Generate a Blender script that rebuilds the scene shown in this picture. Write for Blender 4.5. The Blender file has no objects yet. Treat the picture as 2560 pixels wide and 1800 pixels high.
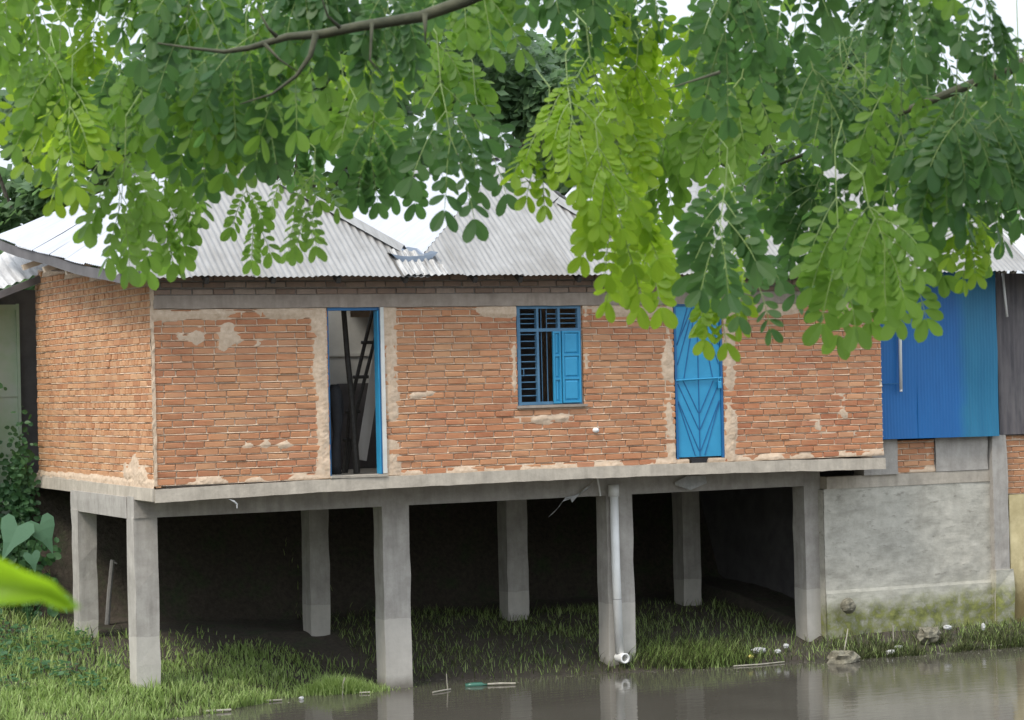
import bpy, math, random
from mathutils import Vector, Matrix, noise
random.seed(11)
R = math.radians
scene = bpy.context.scene
COL = scene.collection
TH = R(26.2)
O = Vector((-4.056, 27.094, 0.0))
CU = Vector((math.cos(TH), math.sin(TH), 0)); CV = Vector((-math.sin(TH), math.cos(TH), 0))
def H(u, v, z=0.0):
    """house frame (u along the front wall, v back from it) to world"""
    return O + CU*u + CV*v + Vector((0, 0, z))
def nz(x, y=0.0, z=0.0): return noise.noise(Vector((x, y, z)))
def rnd(a, b): return random.uniform(a, b)

# ------------------------------------------------------------------ mesh builder
class MB:
    def __init__(s): s.v = []; s.f = []; s.m = []
    def add(s, verts, faces, mi=0):
        o = len(s.v); s.v.extend([tuple(p) for p in verts])
        for f in faces: s.f.append([i+o for i in f]); s.m.append(mi)
    def hexa(s, p, mi=0):
        s.add(p, [(0,3,2,1),(4,5,6,7),(0,1,5,4),(1,2,6,5),(2,3,7,6),(3,0,4,7)], mi)
    def box(s, x0, x1, y0, y1, z0, z1, mi=0, j=0.0):
        p = [(x0,y0,z0),(x1,y0,z0),(x1,y1,z0),(x0,y1,z0),(x0,y0,z1),(x1,y0,z1),(x1,y1,z1),(x0,y1,z1)]
        if j: p = [tuple(c+rnd(-j,j) for c in q) for q in p]
        s.hexa(p, mi)
    def bbox(s, x0, x1, y0, y1, z0, z1, b=.01, mi=0):
        """box with all vertical and horizontal edges chamfered"""
        vs = []; fs = []
        X=(x0,x1); Y=(y0,y1); Z=(z0,z1); idx={}
        for i in (0,1):
            for j in (0,1):
                for k in (0,1):
                    sx=b*(1-2*i); sy=b*(1-2*j); sz=b*(1-2*k)
                    for a,(dx,dy,dz) in enumerate(((0,sy,sz),(sx,0,sz),(sx,sy,0))):
                        idx[i,j,k,a]=len(vs); vs.append((X[i]+dx,Y[j]+dy,Z[k]+dz))
        g=lambda i,j,k,a: idx[i,j,k,a]
        for i in (0,1): fs.append([g(i,0,0,0),g(i,1,0,0),g(i,1,1,0),g(i,0,1,0)])
        for j in (0,1): fs.append([g(0,j,0,1),g(1,j,0,1),g(1,j,1,1),g(0,j,1,1)])
        for k in (0,1): fs.append([g(0,0,k,2),g(1,0,k,2),g(1,1,k,2),g(0,1,k,2)])
        for i in (0,1):
            for j in (0,1): fs.append([g(i,j,0,0),g(i,j,1,0),g(i,j,1,1),g(i,j,0,1)])
        for i in (0,1):
            for k in (0,1): fs.append([g(i,0,k,0),g(i,1,k,0),g(i,1,k,2),g(i,0,k,2)])
        for j in (0,1):
            for k in (0,1): fs.append([g(0,j,k,1),g(1,j,k,1),g(1,j,k,2),g(0,j,k,2)])
        for i in (0,1):
            for j in (0,1):
                for k in (0,1): fs.append([g(i,j,k,0),g(i,j,k,1),g(i,j,k,2)])
        s.add(vs, fs, mi); s.fix = True
    def tube(s, pts, r, n=8, mi=0, cap=True):
        pts=[Vector(p) for p in pts]; k=len(pts)
        rr=r if isinstance(r,(list,tuple)) else [r]*k
        vs=[]; fs=[]; prev=None
        for i,p in enumerate(pts):
            d=(pts[min(i+1,k-1)]-pts[max(i-1,0)]).normalized()
            a=prev if prev is not None else (Vector((0,0,1)) if abs(d.z)<.9 else Vector((1,0,0)))
            x=(a-d*a.dot(d))
            x=x.normalized() if x.length>1e-6 else d.orthogonal().normalized()
            prev=x; y=d.cross(x)
            for q in range(n):
                t=2*math.pi*q/n; vs.append(p+(x*math.cos(t)+y*math.sin(t))*rr[i])
        for i in range(k-1):
            for q in range(n):
                fs.append((i*n+q,i*n+(q+1)%n,(i+1)*n+(q+1)%n,(i+1)*n+q))
        if cap: fs.append(tuple(range(n))[::-1]); fs.append(tuple((k-1)*n+q for q in range(n)))
        s.add(vs,fs,mi)
    def bar(s, a, b, w, h, up=(0,0,1), mi=0):
        a=Vector(a); b=Vector(b); d=(b-a).normalized(); up=Vector(up)
        x=d.cross(up).normalized()*w/2; y=x.cross(d).normalized()*h/2
        s.hexa([a-x-y,a+x-y,a+x+y,a-x+y,b-x-y,b+x-y,b+x+y,b-x+y],mi)
    def build(s, name, mats, parent=None, smooth=False):
        me=bpy.data.meshes.new(name); me.from_pydata(s.v,[],s.f); 
        for m in (mats if isinstance(mats,(list,tuple)) else [mats]): me.materials.append(m)
        if any(s.m): me.polygons.foreach_set('material_index', s.m)
        if smooth: me.polygons.foreach_set('use_smooth',[True]*len(me.polygons))
        me.validate(); 
        if getattr(s,'fix',False):
            import bmesh
            bm=bmesh.new(); bm.from_mesh(me); bmesh.ops.recalc_face_normals(bm,faces=bm.faces); bm.to_mesh(me); bm.free()
        me.update()
        o=bpy.data.objects.new(name,me); COL.objects.link(o)
        if parent: o.parent=parent
        return o
def tag(o, label=None, cat=None, group=None, kind=None):
    if label: o['label']=label
    if cat: o['category']=cat
    if group: o['group']=group
    if kind: o['kind']=kind
    return o
def thing(name, loc, label, cat, rot=0.0, group=None):
    o=bpy.data.objects.new(name,None); o.empty_display_size=.2; COL.objects.link(o)
    o.location=loc; o.rotation_euler=(0,0,rot)
    return tag(o,label,cat,group)
def solo(mb, name, mats, loc, label, cat, rot=0.0, group=None, smooth=False):
    o=mb.build(name,mats,None,smooth); o.location=loc; o.rotation_euler=(0,0,rot)
    return tag(o,label,cat,group)

# ------------------------------------------------------------------ materials
class NT:
    def __init__(s,name):
        s.mat=bpy.data.materials.new(name); s.mat.use_nodes=True
        s.t=s.mat.node_tree; s.t.nodes.clear()
        s.out=s.n('ShaderNodeOutputMaterial'); s.b=s.n('ShaderNodeBsdfPrincipled')
        s.l(s.b.outputs[0],s.out.inputs[0]); s.tc=s.n('ShaderNodeTexCoord')
    def n(s,t,**k):
        x=s.t.nodes.new(t)
        for a,v in k.items(): setattr(x,a,v)
        return x
    def l(s,a,b): s.t.links.new(a,b)
    def noise(s,scale,detail=5,rough=.6,stretch=None,src=None):
        x=s.n('ShaderNodeTexNoise'); x.inputs['Scale'].default_value=scale; x.inputs['Detail'].default_value=detail; x.inputs['Roughness'].default_value=rough
        src=src or s.tc.outputs['Object']
        if stretch:
            m=s.n('ShaderNodeMapping'); m.inputs['Scale'].default_value=stretch; s.l(src,m.inputs[0]); src=m.outputs[0]
        s.l(src,x.inputs['Vector']); return x.outputs['Fac']
    def ramp(s,fac,stops,interp='LINEAR'):
        x=s.n('ShaderNodeValToRGB'); e=x.color_ramp; e.interpolation=interp
        while len(e.elements)<len(stops): e.elements.new(.5)
        for el,(p,c) in zip(e.elements,stops):
            el.position=p; el.color=(*c,1) if len(c)==3 else c
        s.l(fac,x.inputs[0]); return x.outputs[0]
    def mix(s,fac,a,b,blend='MIX'):
        x=s.n('ShaderNodeMix',data_type='RGBA',blend_type=blend)
        for sock,v in ((x.inputs[0],fac),(x.inputs[6],a),(x.inputs[7],b)):
            if isinstance(v,(int,float)): sock.default_value=v
            elif isinstance(v,tuple): sock.default_value=(*v,1)
            else: s.l(v,sock)
        return x.outputs[2]
    def math(s,op,a,b=0.0,clamp=False):
        x=s.n('ShaderNodeMath',operation=op); x.use_clamp=clamp
        for i,v in enumerate((a,b)):
            if isinstance(v,(int,float)): x.inputs[i].default_value=v
            else: s.l(v,x.inputs[i])
        return x.outputs[0]
    def sep(s):
        x=s.n('ShaderNodeSeparateXYZ'); s.l(s.tc.outputs['Object'],x.inputs[0]); return x.outputs
    def island(s): return s.n('ShaderNodeNewGeometry').outputs['Random Per Island']
    def bump(s,h,strength=.4,dist=.01):
        x=s.n('ShaderNodeBump'); x.inputs['Strength'].default_value=strength; x.inputs['Distance'].default_value=dist
        s.l(h,x.inputs['Height']); s.l(x.outputs[0],s.b.inputs['Normal'])
    def color(s,c):
        if isinstance(c,tuple): s.b.inputs['Base Color'].default_value=(*c,1)
        else: s.l(c,s.b.inputs['Base Color'])
    def set(s,**k):
        for a,v in k.items(): s.b.inputs[a.replace('_',' ')].default_value=v
        return s
def simple(name,c0,c1,scale=8,rough=.7,bump=.3,bd=.005,metal=0.0,detail=6,stretch=None,isl=0.0):
    t=NT(name); f=t.noise(scale,detail,.65,stretch)
    col=t.ramp(f,[(.3,c0),(.7,c1)])
    if isl: col=t.mix(isl,col,t.ramp(t.island(),[(0,c0),(1,c1)]))
    t.color(col); t.set(Roughness=rough,Metallic=metal)
    if bump: t.bump(f,bump,bd)
    return t.mat

def brick_mat(name, stops):
    t=NT(name)
    base=t.ramp(t.island(),stops)
    f=t.noise(14,8,.7); g=t.noise(2.2,4,.6)
    base=t.mix(t.ramp(f,[(.35,(0,0,0)),(.75,(.4,.4,.4))]),base,(.50,.30,.17))
    base=t.mix(t.ramp(t.noise(.7,4,.6),[(.4,(0,0,0)),(.65,(.5,.5,.5))]),base,(.52,.30,.15)); base=t.mix(t.ramp(g,[(.45,(0,0,0)),(.75,(.5,.5,.5))]),base,(.30,.13,.07))
    w=t.noise(5,8,.75)
    base=t.mix(t.ramp(w,[(.62,(0,0,0)),(.74,(.45,.45,.45))]),base,(.55,.45,.34))
    t.color(base); t.set(Roughness=.9)
    t.bump(t.noise(60,8,.7),.7,.006)
    return t.mat
BRICK=brick_mat('fired_brick',[(0,(.34,.11,.05)),(.3,(.44,.16,.072)),(.6,(.50,.205,.095)),(.85,(.43,.18,.10)),(1,(.54,.27,.14))])
BRICK_SIDE=brick_mat('tan_brick',[(0,(.40,.165,.07)),(.3,(.49,.22,.10)),(.6,(.53,.265,.13)),(1,(.58,.33,.175))])  # tanner and lighter brick for the side wall
def dark_brick():
    t=NT('dark_brown_brick'); f=t.noise(9,8,.7)
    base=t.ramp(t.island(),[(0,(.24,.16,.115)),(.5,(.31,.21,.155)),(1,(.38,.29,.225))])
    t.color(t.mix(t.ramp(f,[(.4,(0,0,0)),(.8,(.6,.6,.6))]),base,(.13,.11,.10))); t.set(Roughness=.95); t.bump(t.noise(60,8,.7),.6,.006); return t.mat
BRICK_TOP=dark_brick()  # browner, darker brick for the courses above the lintel
def mortar(name,a,b):
    t=NT(name); f=t.noise(16,8,.7); g=t.noise(1.5,3,.5)
    c=t.ramp(f,[(.3,a),(.7,b)]); c=t.mix(t.ramp(g,[(.5,(0,0,0)),(.8,(.6,.6,.6))]),c,(.40,.30,.21))
    t.color(c); t.set(Roughness=.95); t.bump(t.noise(70,6,.7),.6,.005); return t.mat
MORTAR=mortar('rough_mortar',(.47,.34,.23),(.66,.52,.385))
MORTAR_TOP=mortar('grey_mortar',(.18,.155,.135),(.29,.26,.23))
def concrete(name,lo,hi,flood=None,moss=None,top=None):
    t=NT(name); f=t.noise(5,8,.7); g=t.noise(2.0,5,.6,(6,6,.6)); k=t.noise(30,5,.6)
    c=t.ramp(f,[(.3,lo),(.72,hi)])
    c=t.mix(t.ramp(g,[(.45,(0,0,0)),(.7,(.35,.35,.35))]),c,tuple(x*.62 for x in lo))
    c=t.mix(t.ramp(k,[(.6,(0,0,0)),(.75,(.3,.3,.3))]),c,(.22,.20,.17))
    z=t.sep()[2]
    if flood:
        wob=t.math('ADD',z,t.math('MULTIPLY',t.math('SUBTRACT',t.noise(5,5),.5),.09))
        a=t.math('LESS_THAN',wob,flood)
        c=t.mix(t.math('MULTIPLY',a,.38),c,(.60,.56,.49))
        wet=t.math('SUBTRACT',1.0,t.math('MULTIPLY',t.math('ADD',wob,-.02),7.0),True)
        c=t.mix(t.math('MULTIPLY',wet,.75,True),c,(.10,.085,.06))
    if moss:
        wob=t.math('ADD',z,t.math('MULTIPLY',t.math('SUBTRACT',t.noise(2.2,6,.7,(1,1,.6)),.5),.9))
        m=t.math('MULTIPLY',t.math('SUBTRACT',moss,wob),5.0,True)
        m=t.math('MULTIPLY',m,t.ramp(t.noise(9,6,.7),[(.3,(.2,.2,.2)),(.6,(1,1,1))]))
        c=t.mix(m,c,t.ramp(t.noise(12,5),[(.3,(.07,.085,.02)),(.7,(.24,.24,.075))]))
    t.color(c); t.set(Roughness=.93); t.bump(t.mix(.5,f,k),.5,.012); return t.mat
CONC=concrete('weathered_concrete',(.29,.265,.235),(.45,.42,.375),flood=.84)
CONC_SLAB=concrete('slab_concrete',(.33,.29,.235),(.52,.46,.375))
CONC_LINTEL=concrete('lintel_concrete',(.26,.21,.17),(.40,.335,.275))
def retain():
    t=NT('mossy_render'); f=t.noise(4,9,.72); g=t.noise(1.6,6,.65,(1,1,2.6)); br=t.noise(9,6,.6,(.6,.6,1.6))
    c=t.ramp(f,[(.28,(.32,.30,.25)),(.5,(.45,.425,.36)),(.75,(.57,.54,.46))])
    c=t.mix(t.ramp(g,[(.48,(0,0,0)),(.66,(.6,.6,.6))]),c,(.25,.235,.195))
    c=t.mix(t.ramp(br,[(.60,(0,0,0)),(.70,(.6,.6,.6))]),c,(.20,.185,.15))
    s=t.sep(); z=s[2]; x=s[0]
    w=t.math('ADD',z,t.math('MULTIPLY',t.math('SUBTRACT',t.noise(1.7,6,.7),.5),.55))
    w=t.math('SUBTRACT',w,t.math('MULTIPLY',t.math('SUBTRACT',x,9.6),.05))
    pale=t.math('MULTIPLY',t.math('SUBTRACT',.86,w),5.0,True)
    c=t.mix(t.math('MULTIPLY',pale,.35),c,t.ramp(t.noise(14,6),[(.3,(.46,.44,.33)),(.7,(.62,.60,.48))]))
    m=t.math('MULTIPLY',t.math('SUBTRACT',.68,w),5.0,True)
    m=t.math('MULTIPLY',m,t.ramp(t.noise(6,7,.7),[(.3,(.15,.15,.15)),(.55,(1,1,1))]))
    c=t.mix(m,c,t.ramp(t.noise(12,5),[(.3,(.05,.06,.018)),(.72,(.26,.27,.08))]))
    t.color(c); t.set(Roughness=.95); t.bump(t.mix(.5,f,br),.7,.02); return t.mat
RETAIN=retain()
def plaster_yellow():
    t=NT('yellow_render'); f=t.noise(4,8,.7)
    c=t.ramp(f,[(.3,(.42,.34,.17)),(.7,(.66,.56,.32))])
    z=t.sep()[2]; w=t.math('ADD',z,t.math('MULTIPLY',t.math('SUBTRACT',t.noise(2,6,.7),.5),.8))
    c=t.mix(t.math('MULTIPLY',t.math('SUBTRACT',1.1,w),1.6,True),c,(.17,.13,.05))
    t.color(c); t.set(Roughness=.95); t.bump(f,.5,.01); return t.mat
YELLOW=plaster_yellow()
def tin(name,c0,c1,c2,metal=.35,rough=.5,streak=(1,1,1),blot=.6):
    t=NT(name); f=t.noise(3.0,7,.65,streak); g=t.noise(1.1,4,.6)
    c=t.ramp(f,[(.3,c0),(.6,c1)])
    c=t.mix(t.ramp(g,[(.52,(0,0,0)),(.72,(blot,)*3)]),c,c2)
    t.color(c); t.set(Roughness=rough,Metallic=metal); t.bump(t.noise(40,4),.08,.003); return t.mat
ROOF=tin('galvanised_tin',(.205,.198,.187),(.285,.278,.265),(.15,.138,.12),.25,.5,(7,1,1),.6)
ROOF_SHEEN=tin('galvanised_tin_sky_sheen',(.38,.39,.41),(.46,.47,.50),(.34,.34,.35),.45,.4,(1,7,1),.4)  # same tin made lighter and bluer; sky reflection put into the colour
ROOF_OLD=tin('stained_tin',(.10,.095,.09),(.42,.41,.39),(.07,.065,.06),.3,.6,(14,1,1),.8)
ROOF_NB=tin('aged_tin',(.36,.35,.34),(.56,.55,.53),(.20,.19,.18),.35,.55,(10,1,1),.7)
GUTTER=tin('blue_grey_tin',(.07,.09,.12),(.12,.15,.19),(.06,.07,.09),.2,.6)
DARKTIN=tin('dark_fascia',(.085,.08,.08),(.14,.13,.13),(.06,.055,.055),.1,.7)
def blue_sheet():
    t=NT('blue_painted_tin'); x=t.sep()[0]; f=t.noise(2,5,.6,(3,1,.6)); g=t.noise(26,5,.6)
    c=t.ramp(f,[(.3,(.008,.115,.34)),(.7,(.011,.135,.385))])
    e=t.math('ADD',x,t.math('MULTIPLY',t.math('SUBTRACT',t.noise(2.5,4,.6),.5),.25))
    m=t.math('MULTIPLY',t.math('SUBTRACT',e,11.38),5.0,True)
    c=t.mix(t.math('MULTIPLY',m,.7),c,t.ramp(f,[(.3,(.012,.155,.24)),(.7,(.02,.20,.29))]))
    c=t.mix(t.ramp(g,[(.58,(0,0,0)),(.75,(.2,.2,.2))]),c,(.03,.16,.34))
    t.color(c); t.set(Roughness=.5); return t.mat
BLUE_SHEET=blue_sheet()
def paint(name,a,b,rough=.42):
    t=NT(name); f=t.noise(4,7,.65); k=t.noise(22,6,.7)
    c=t.ramp(f,[(.3,a),(.7,b)]); c=t.mix(t.ramp(k,[(.66,(0,0,0)),(.74,(.5,.5,.5))]),c,tuple(x*.45 for x in a))
    t.color(c); t.set(Roughness=rough); t.bump(k,.12,.003); return t.mat
BLUE=paint('blue_enamel',(.024,.245,.44),(.036,.30,.52))
BLUE_DK=paint('dark_blue_enamel',(.012,.10,.25),(.018,.13,.30))
BLUE_FR=paint('weathered_blue',(.05,.14,.24),(.09,.20,.31),.6)
WHITE=simple('white_pvc',(.70,.69,.66),(.83,.82,.79),5,.45,.05)
PALE=simple('pale_sheet',(.50,.50,.47),(.64,.64,.60),3,.8,.1)
DARKWOOD=simple('dark_bamboo',(.025,.024,.022),(.06,.055,.048),20,.7,.3)
WOOD=simple('grey_plank',(.44,.43,.41),(.60,.59,.57),6,.8,.2,stretch=(1,1,.15))
WOOD_SHADED=simple('shaded_grey_stake',(.16,.15,.14),(.26,.25,.23),9,.8,.2)  # stake grey darkened to paint in the shade it stands in
BLACK=simple('black_cloth',(.008,.008,.01),(.02,.02,.022),9,.8,.3)
TAN=simple('beige_render',(.50,.40,.30),(.62,.52,.40),4,.9,.2)
RAGW=simple('grey_plastic_film',(.34,.34,.33),(.56,.56,.55),14,.5,.4)
SACK=simple('wet_sacking',(.08,.075,.05),(.27,.245,.18),16,.85,.8,.02)
STRAW=simple('bleached_stick',(.24,.22,.17),(.42,.39,.32),9,.8,.2)
GLASSG=simple('green_plastic',(.03,.10,.07),(.05,.16,.11),5,.25,.05)
YELLOWB=simple('yellow_plastic',(.5,.42,.08),(.62,.52,.15),5,.5,.1)
GREENP=tin('pale_green_paint',(.36,.50,.30),(.46,.56,.42),(.52,.55,.50),.05,.6,(1,1,1),.9)
WEATH=tin('weathered_dark_sheet',(.045,.042,.05),(.14,.125,.125),(.22,.20,.19),.1,.75,(3,3,.35),.6)
BARK=simple('bark',(.035,.04,.022),(.085,.085,.05),30,.9,.6,.004)
BARKBIG=simple('old_bark',(.09,.075,.055),(.2,.17,.13),9,.95,.8,.02)

def leafmat(name,a,b,tr,k=.5,rough=.45,sp=.3):
    t=NT(name); t.t.nodes.remove(t.b)
    isl=t.island(); f=t.noise(25,3)
    c=t.ramp(isl,[(0,a),(1,b)]); c=t.mix(.25,c,t.ramp(f,[(.3,a),(.7,b)]))
    trc=t.mix(isl,tr,tuple(x*1.35 for x in tr))
    p=t.n('ShaderNodeBsdfPrincipled'); p.inputs['Roughness'].default_value=rough; p.inputs['Specular IOR Level'].default_value=sp
    t.l(c,p.inputs['Base Color'])
    q=t.n('ShaderNodeBsdfTranslucent'); t.l(trc,q.inputs[0])
    m=t.n('ShaderNodeMixShader'); m.inputs[0].default_value=k
    t.l(p.outputs[0],m.inputs[1]); t.l(q.outputs[0],m.inputs[2]); t.l(m.outputs[0],t.out.inputs[0])
    return t.mat
LEAF=[leafmat('mature_leaf',(.046,.118,.044),(.09,.158,.05),(.13,.275,.065),.52),
      leafmat('green_leaf',(.095,.19,.036),(.155,.25,.045),(.26,.45,.06),.54),
      leafmat('young_leaf',(.145,.265,.022),(.23,.34,.035),(.40,.58,.04),.55)]
STEM=simple('leaf_stalk',(.16,.24,.07),(.26,.34,.12),20,.6,.1)
BGLEAF=leafmat('far_leaf',(.085,.155,.075),(.15,.225,.11),(.16,.28,.10),.45)
VINELEAF=leafmat('vine_leaf',(.035,.095,.04),(.075,.16,.06),(.09,.21,.06),.35)
TAROLEAF=leafmat('taro_leaf',(.09,.19,.11),(.13,.25,.15),(.13,.28,.11),.3)
DRYGRASS_SHADE=leafmat('muddy_shaded_grass',(.035,.055,.018),(.13,.125,.055),(.07,.10,.03),.3,.7)  # dry shore debris, and painted shade for grass under the house
GRASS=leafmat('grass_blade',(.19,.29,.075),(.40,.48,.19),(.32,.45,.12),.4,.6)
BROADLEAF=leafmat('lime_leaf',(.20,.36,.02),(.24,.40,.03),(.35,.55,.02),.5)

# ------------------------------------------------------------------ world, sun, camera
w=bpy.data.worlds.new('World'); scene.world=w; w.use_nodes=True
nt=w.node_tree; nt.nodes.clear()
SUN_EL=R(52); SUN_AZ=R(-128)       # direction the light comes from: behind the camera, to its left
sky=nt.nodes.new('ShaderNodeTexSky'); sky.sky_type='NISHITA'; sky.sun_disc=False
sky.sun_elevation=SUN_EL; sky.sun_rotation=math.pi/2-SUN_AZ; sky.dust_density=3.0; sky.air_density=1.2
hsv=nt.nodes.new('ShaderNodeHueSaturation'); hsv.inputs['Saturation'].default_value=.5
tcw=nt.nodes.new('ShaderNodeTexCoord'); cn=nt.nodes.new('ShaderNodeTexNoise'); cn.inputs['Scale'].default_value=2.2; cn.inputs['Detail'].default_value=6
cr=nt.nodes.new('ShaderNodeValToRGB'); cr.color_ramp.elements[0].position=.25; cr.color_ramp.elements[0].color=(.62,.62,.62,1); cr.color_ramp.elements[1].position=.75; cr.color_ramp.elements[1].color=(.95,.95,.95,1)
mixw=nt.nodes.new('ShaderNodeMix'); mixw.data_type='RGBA'; mixw.inputs[7].default_value=(8.7,9.5,10.6,1)
bg=nt.nodes.new('ShaderNodeBackground'); bg.inputs[1].default_value=.1
wo=nt.nodes.new('ShaderNodeOutputWorld')
L=nt.links.new
L(sky.outputs[0],hsv.inputs['Color']); L(hsv.outputs[0],mixw.inputs[6])
L(tcw.outputs['Generated'],cn.inputs[0]); L(cn.outputs[0],cr.inputs[0]); L(cr.outputs[0],mixw.inputs[0])
# overcast luminance: brighter overhead than at the horizon
sx=nt.nodes.new('ShaderNodeSeparateXYZ'); L(tcw.outputs['Generated'],sx.inputs[0])
ma=nt.nodes.new('ShaderNodeMath'); ma.operation='MULTIPLY_ADD'; ma.use_clamp=False; ma.inputs[1].default_value=.75; ma.inputs[2].default_value=.58
mx=nt.nodes.new('ShaderNodeMath'); mx.operation='MAXIMUM'; mx.inputs[1].default_value=0.0
L(sx.outputs[2],mx.inputs[0]); L(mx.outputs[0],ma.inputs[0])
vm=nt.nodes.new('ShaderNodeVectorMath'); vm.operation='SCALE'; L(mixw.outputs[2],vm.inputs[0]); L(ma.outputs[0],vm.inputs['Scale'])
L(vm.outputs[0],bg.inputs[0]); L(bg.outputs[0],wo.inputs[0])
sl=bpy.data.lights.new('sun','SUN'); sl.energy=1.3; sl.angle=R(14); sl.color=(1,.93,.83)
so=bpy.data.objects.new('sun',sl); COL.objects.link(so)
sd=Vector((math.cos(SUN_AZ)*math.cos(SUN_EL),math.sin(SUN_AZ)*math.cos(SUN_EL),math.sin(SUN_EL)))
so.rotation_euler=sd.to_track_quat('Z','Y').to_euler(); so.location=sd*60

cam=bpy.data.cameras.new('camera'); co=bpy.data.objects.new('camera',cam); COL.objects.link(co)
cam.sensor_width=36; cam.lens=6000/2560*36; cam.clip_end=2000; cam.clip_start=.05
cam.dof.use_dof=True; cam.dof.focus_distance=28.5; cam.dof.aperture_fstop=24
ROLL=.0225; PITCH=.005
fw=Vector((0,math.cos(PITCH),math.sin(PITCH))); up0=Vector((0,-math.sin(PITCH),math.cos(PITCH))); rt0=Vector((1,0,0))
up=up0*math.cos(ROLL)+rt0*math.sin(ROLL)
rt=fw.cross(up).normalized()
M=Matrix((rt,up,-fw)).transposed().to_4x4(); M.translation=Vector((0,0,3.8)); co.matrix_world=M
scene.camera=co
scene.view_settings.view_transform='Standard'; scene.view_settings.look='None'
scene.view_settings.exposure=1.05; scene.view_settings.gamma=1.0; scene.view_settings.use_curve_mapping=False
scene.cycles.max_bounces=8; scene.cycles.transparent_max_bounces=8
# ================================================================== the brick house
house=thing('brick_house',O,'brick house on concrete stilts with blue door and window over the pond edge','house',TH)
WZ0=2.60
def brick_panel(mb, u0, u1, z0, z1, holes=(), flip=False, smear=None, mi_b=0, mi_m=1, course=.082, blen=.25, bond='run', top=None, slope=0.0, proud=1.0, sparse=1.0):
    """real bricks and squeezed-out mortar. x = along, y = depth (outside is -y)."""
    nr=int(math.ceil((z1-z0)/course)); P=(lambda x,y,z:(x,y,z)) if not flip else (lambda x,y,z:(y,x,z))
    ang=lambda x: slope*(x-u0)
    rows=[]
    for r in range(nr):
        za=z0+r*course; zb=min(za+course,z1); zm=(za+zb)/2
        mode=bond
        if bond=='mixed': mode='head' if random.random()<.5 else 'run'
        if bond=='mixed' and zm>z1-.55: mode='stand' if r%2 else 'head'
        L={'run':blen,'head':.125,'stand':.085}[mode]
        x=u0-(.5*L if r%2 else 0)-rnd(0,.12)*L; xs=[]
        while x<u1:
            l=L*rnd(.95,1.05)
            if mode=='run' and random.random()<.06: l*=.55
            xs.append((x,x+l)); x+=l
        rows.append((za,zb,xs))
        for a,b in xs:
            a2=max(a,u0); b2=min(b,u1)
            segs=[(a2,b2)]
            for (hu0,hu1,hz0,hz1) in holes:
                if hz0-.02<zm<hz1+.02:
                    n2=[]
                    for s,e in segs:
                        if e<=hu0 or s>=hu1: n2.append((s,e))
                        else:
                            if s<hu0: n2.append((s,hu0))
                            if e>hu1: n2.append((hu1,e))
                    segs=n2
            for s,e in segs:
                if e-s<.03: continue
                if top is not None and zb>top((s+e)/2): continue
                g=.007; x0=s+g; x1=e-g; c=rnd(-.001,.001); q0=za+rnd(.007,.010)+c+ang(s); q1=zb-rnd(.010,.013)+c+ang(s)
                tl=rnd(-.0015,.0015); y=rnd(-.005,.003)*proud; b_=rnd(.004,.009); d=.07
                if random.random()<.04: y-=.006
                J=lambda:rnd(-.003,.003)
                fr=[(x0+b_,y+J(),q0+b_),(x1-b_,y+J(),q0+b_+tl),(x1-b_,y+J(),q1-b_+tl),(x0+b_,y+J(),q1-b_)]
                md=[(x0+J(),y+b_,q0+J()),(x1+J(),y+b_,q0+J()+tl),(x1+J(),y+b_,q1+J()+tl),(x0+J(),y+b_,q1+J())]
                bk=[(p[0],d,p[2]) for p in md]
                vs=[P(*p) for p in fr+md+bk]
                fs=[(0,1,2,3)]+[(i,4+i,4+(i+1)%4,(i+1)%4) for i in range(4)]+[(4+i,8+i,8+(i+1)%4,4+(i+1)%4) for i in range(4)]
                mb.add(vs,[f[::-1] for f in fs] if not flip else fs,mi_b)
    # mortar skin
    dx=.024; dz=course/6
    nx=int((u1-u0)/dx); nzr=int((z1-z0)/dz)
    vs=[]; ok=[]
    sd=rnd(0,50)
    for j in range(nzr+1):
        z=z0+j*dz; ph=(j%6)
        jt=1.0 if ph==0 else (.6 if ph==1 else 0)
        for i in range(nx+1):
            x=u0+(u1-u0)*i/nx
            n1=nz(x*9+sd,z*11,sd); n2=nz(x*2.3+sd,z*2.6,sd+9); n3=nz(x*30,z*30,sd)
            y=(.020 if ph==5 else .014)+.0035*n1+.003*n3
            if jt: y-= (jt if ph!=1 else .2)*(.0135+.006*nz(x*5+sd,z*3.1,3.3+sd))*(1-min(1,.9*(smear(x,z) if smear else 0)))
            y-=max(0,n2-.5)*.08*sparse
            if smear: 
                m=smear(x,z)
                if m>.34: y=min(y,.013-min(m,1.0)*(.030+.010*n1+.010*n2+.005*n3))
            vs.append(P(x,min(y,.03),z+ang(x)+.002*n1))
            o=True
            for (hu0,hu1,hz0,hz1) in holes:
                if hu0-.001<x<hu1+.001 and hz0<z<hz1: o=False
            if top is not None and z>top(x)+.02: o=False
            ok.append(o)
    fs=[]
    for j in range(nzr):
        for i in range(nx):
            k=j*(nx+1)+i; q=(k,k+1,k+nx+2,k+nx+1)
            if all(ok[t] for t in q): fs.append(q if not flip else q[::-1])
    mb.add(vs,fs,mi_m)
D1=(2.135,2.79,WZ0-.2,4.61); D2=(6.795,7.49,2.66,4.62); WN=(4.60,5.49,3.39,4.61); HOLE=(6.98,7.22,2.60,2.67)
FU1=9.92
def bx(c,w,x): return max(0.0,1-abs(x-c)/w)
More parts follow.
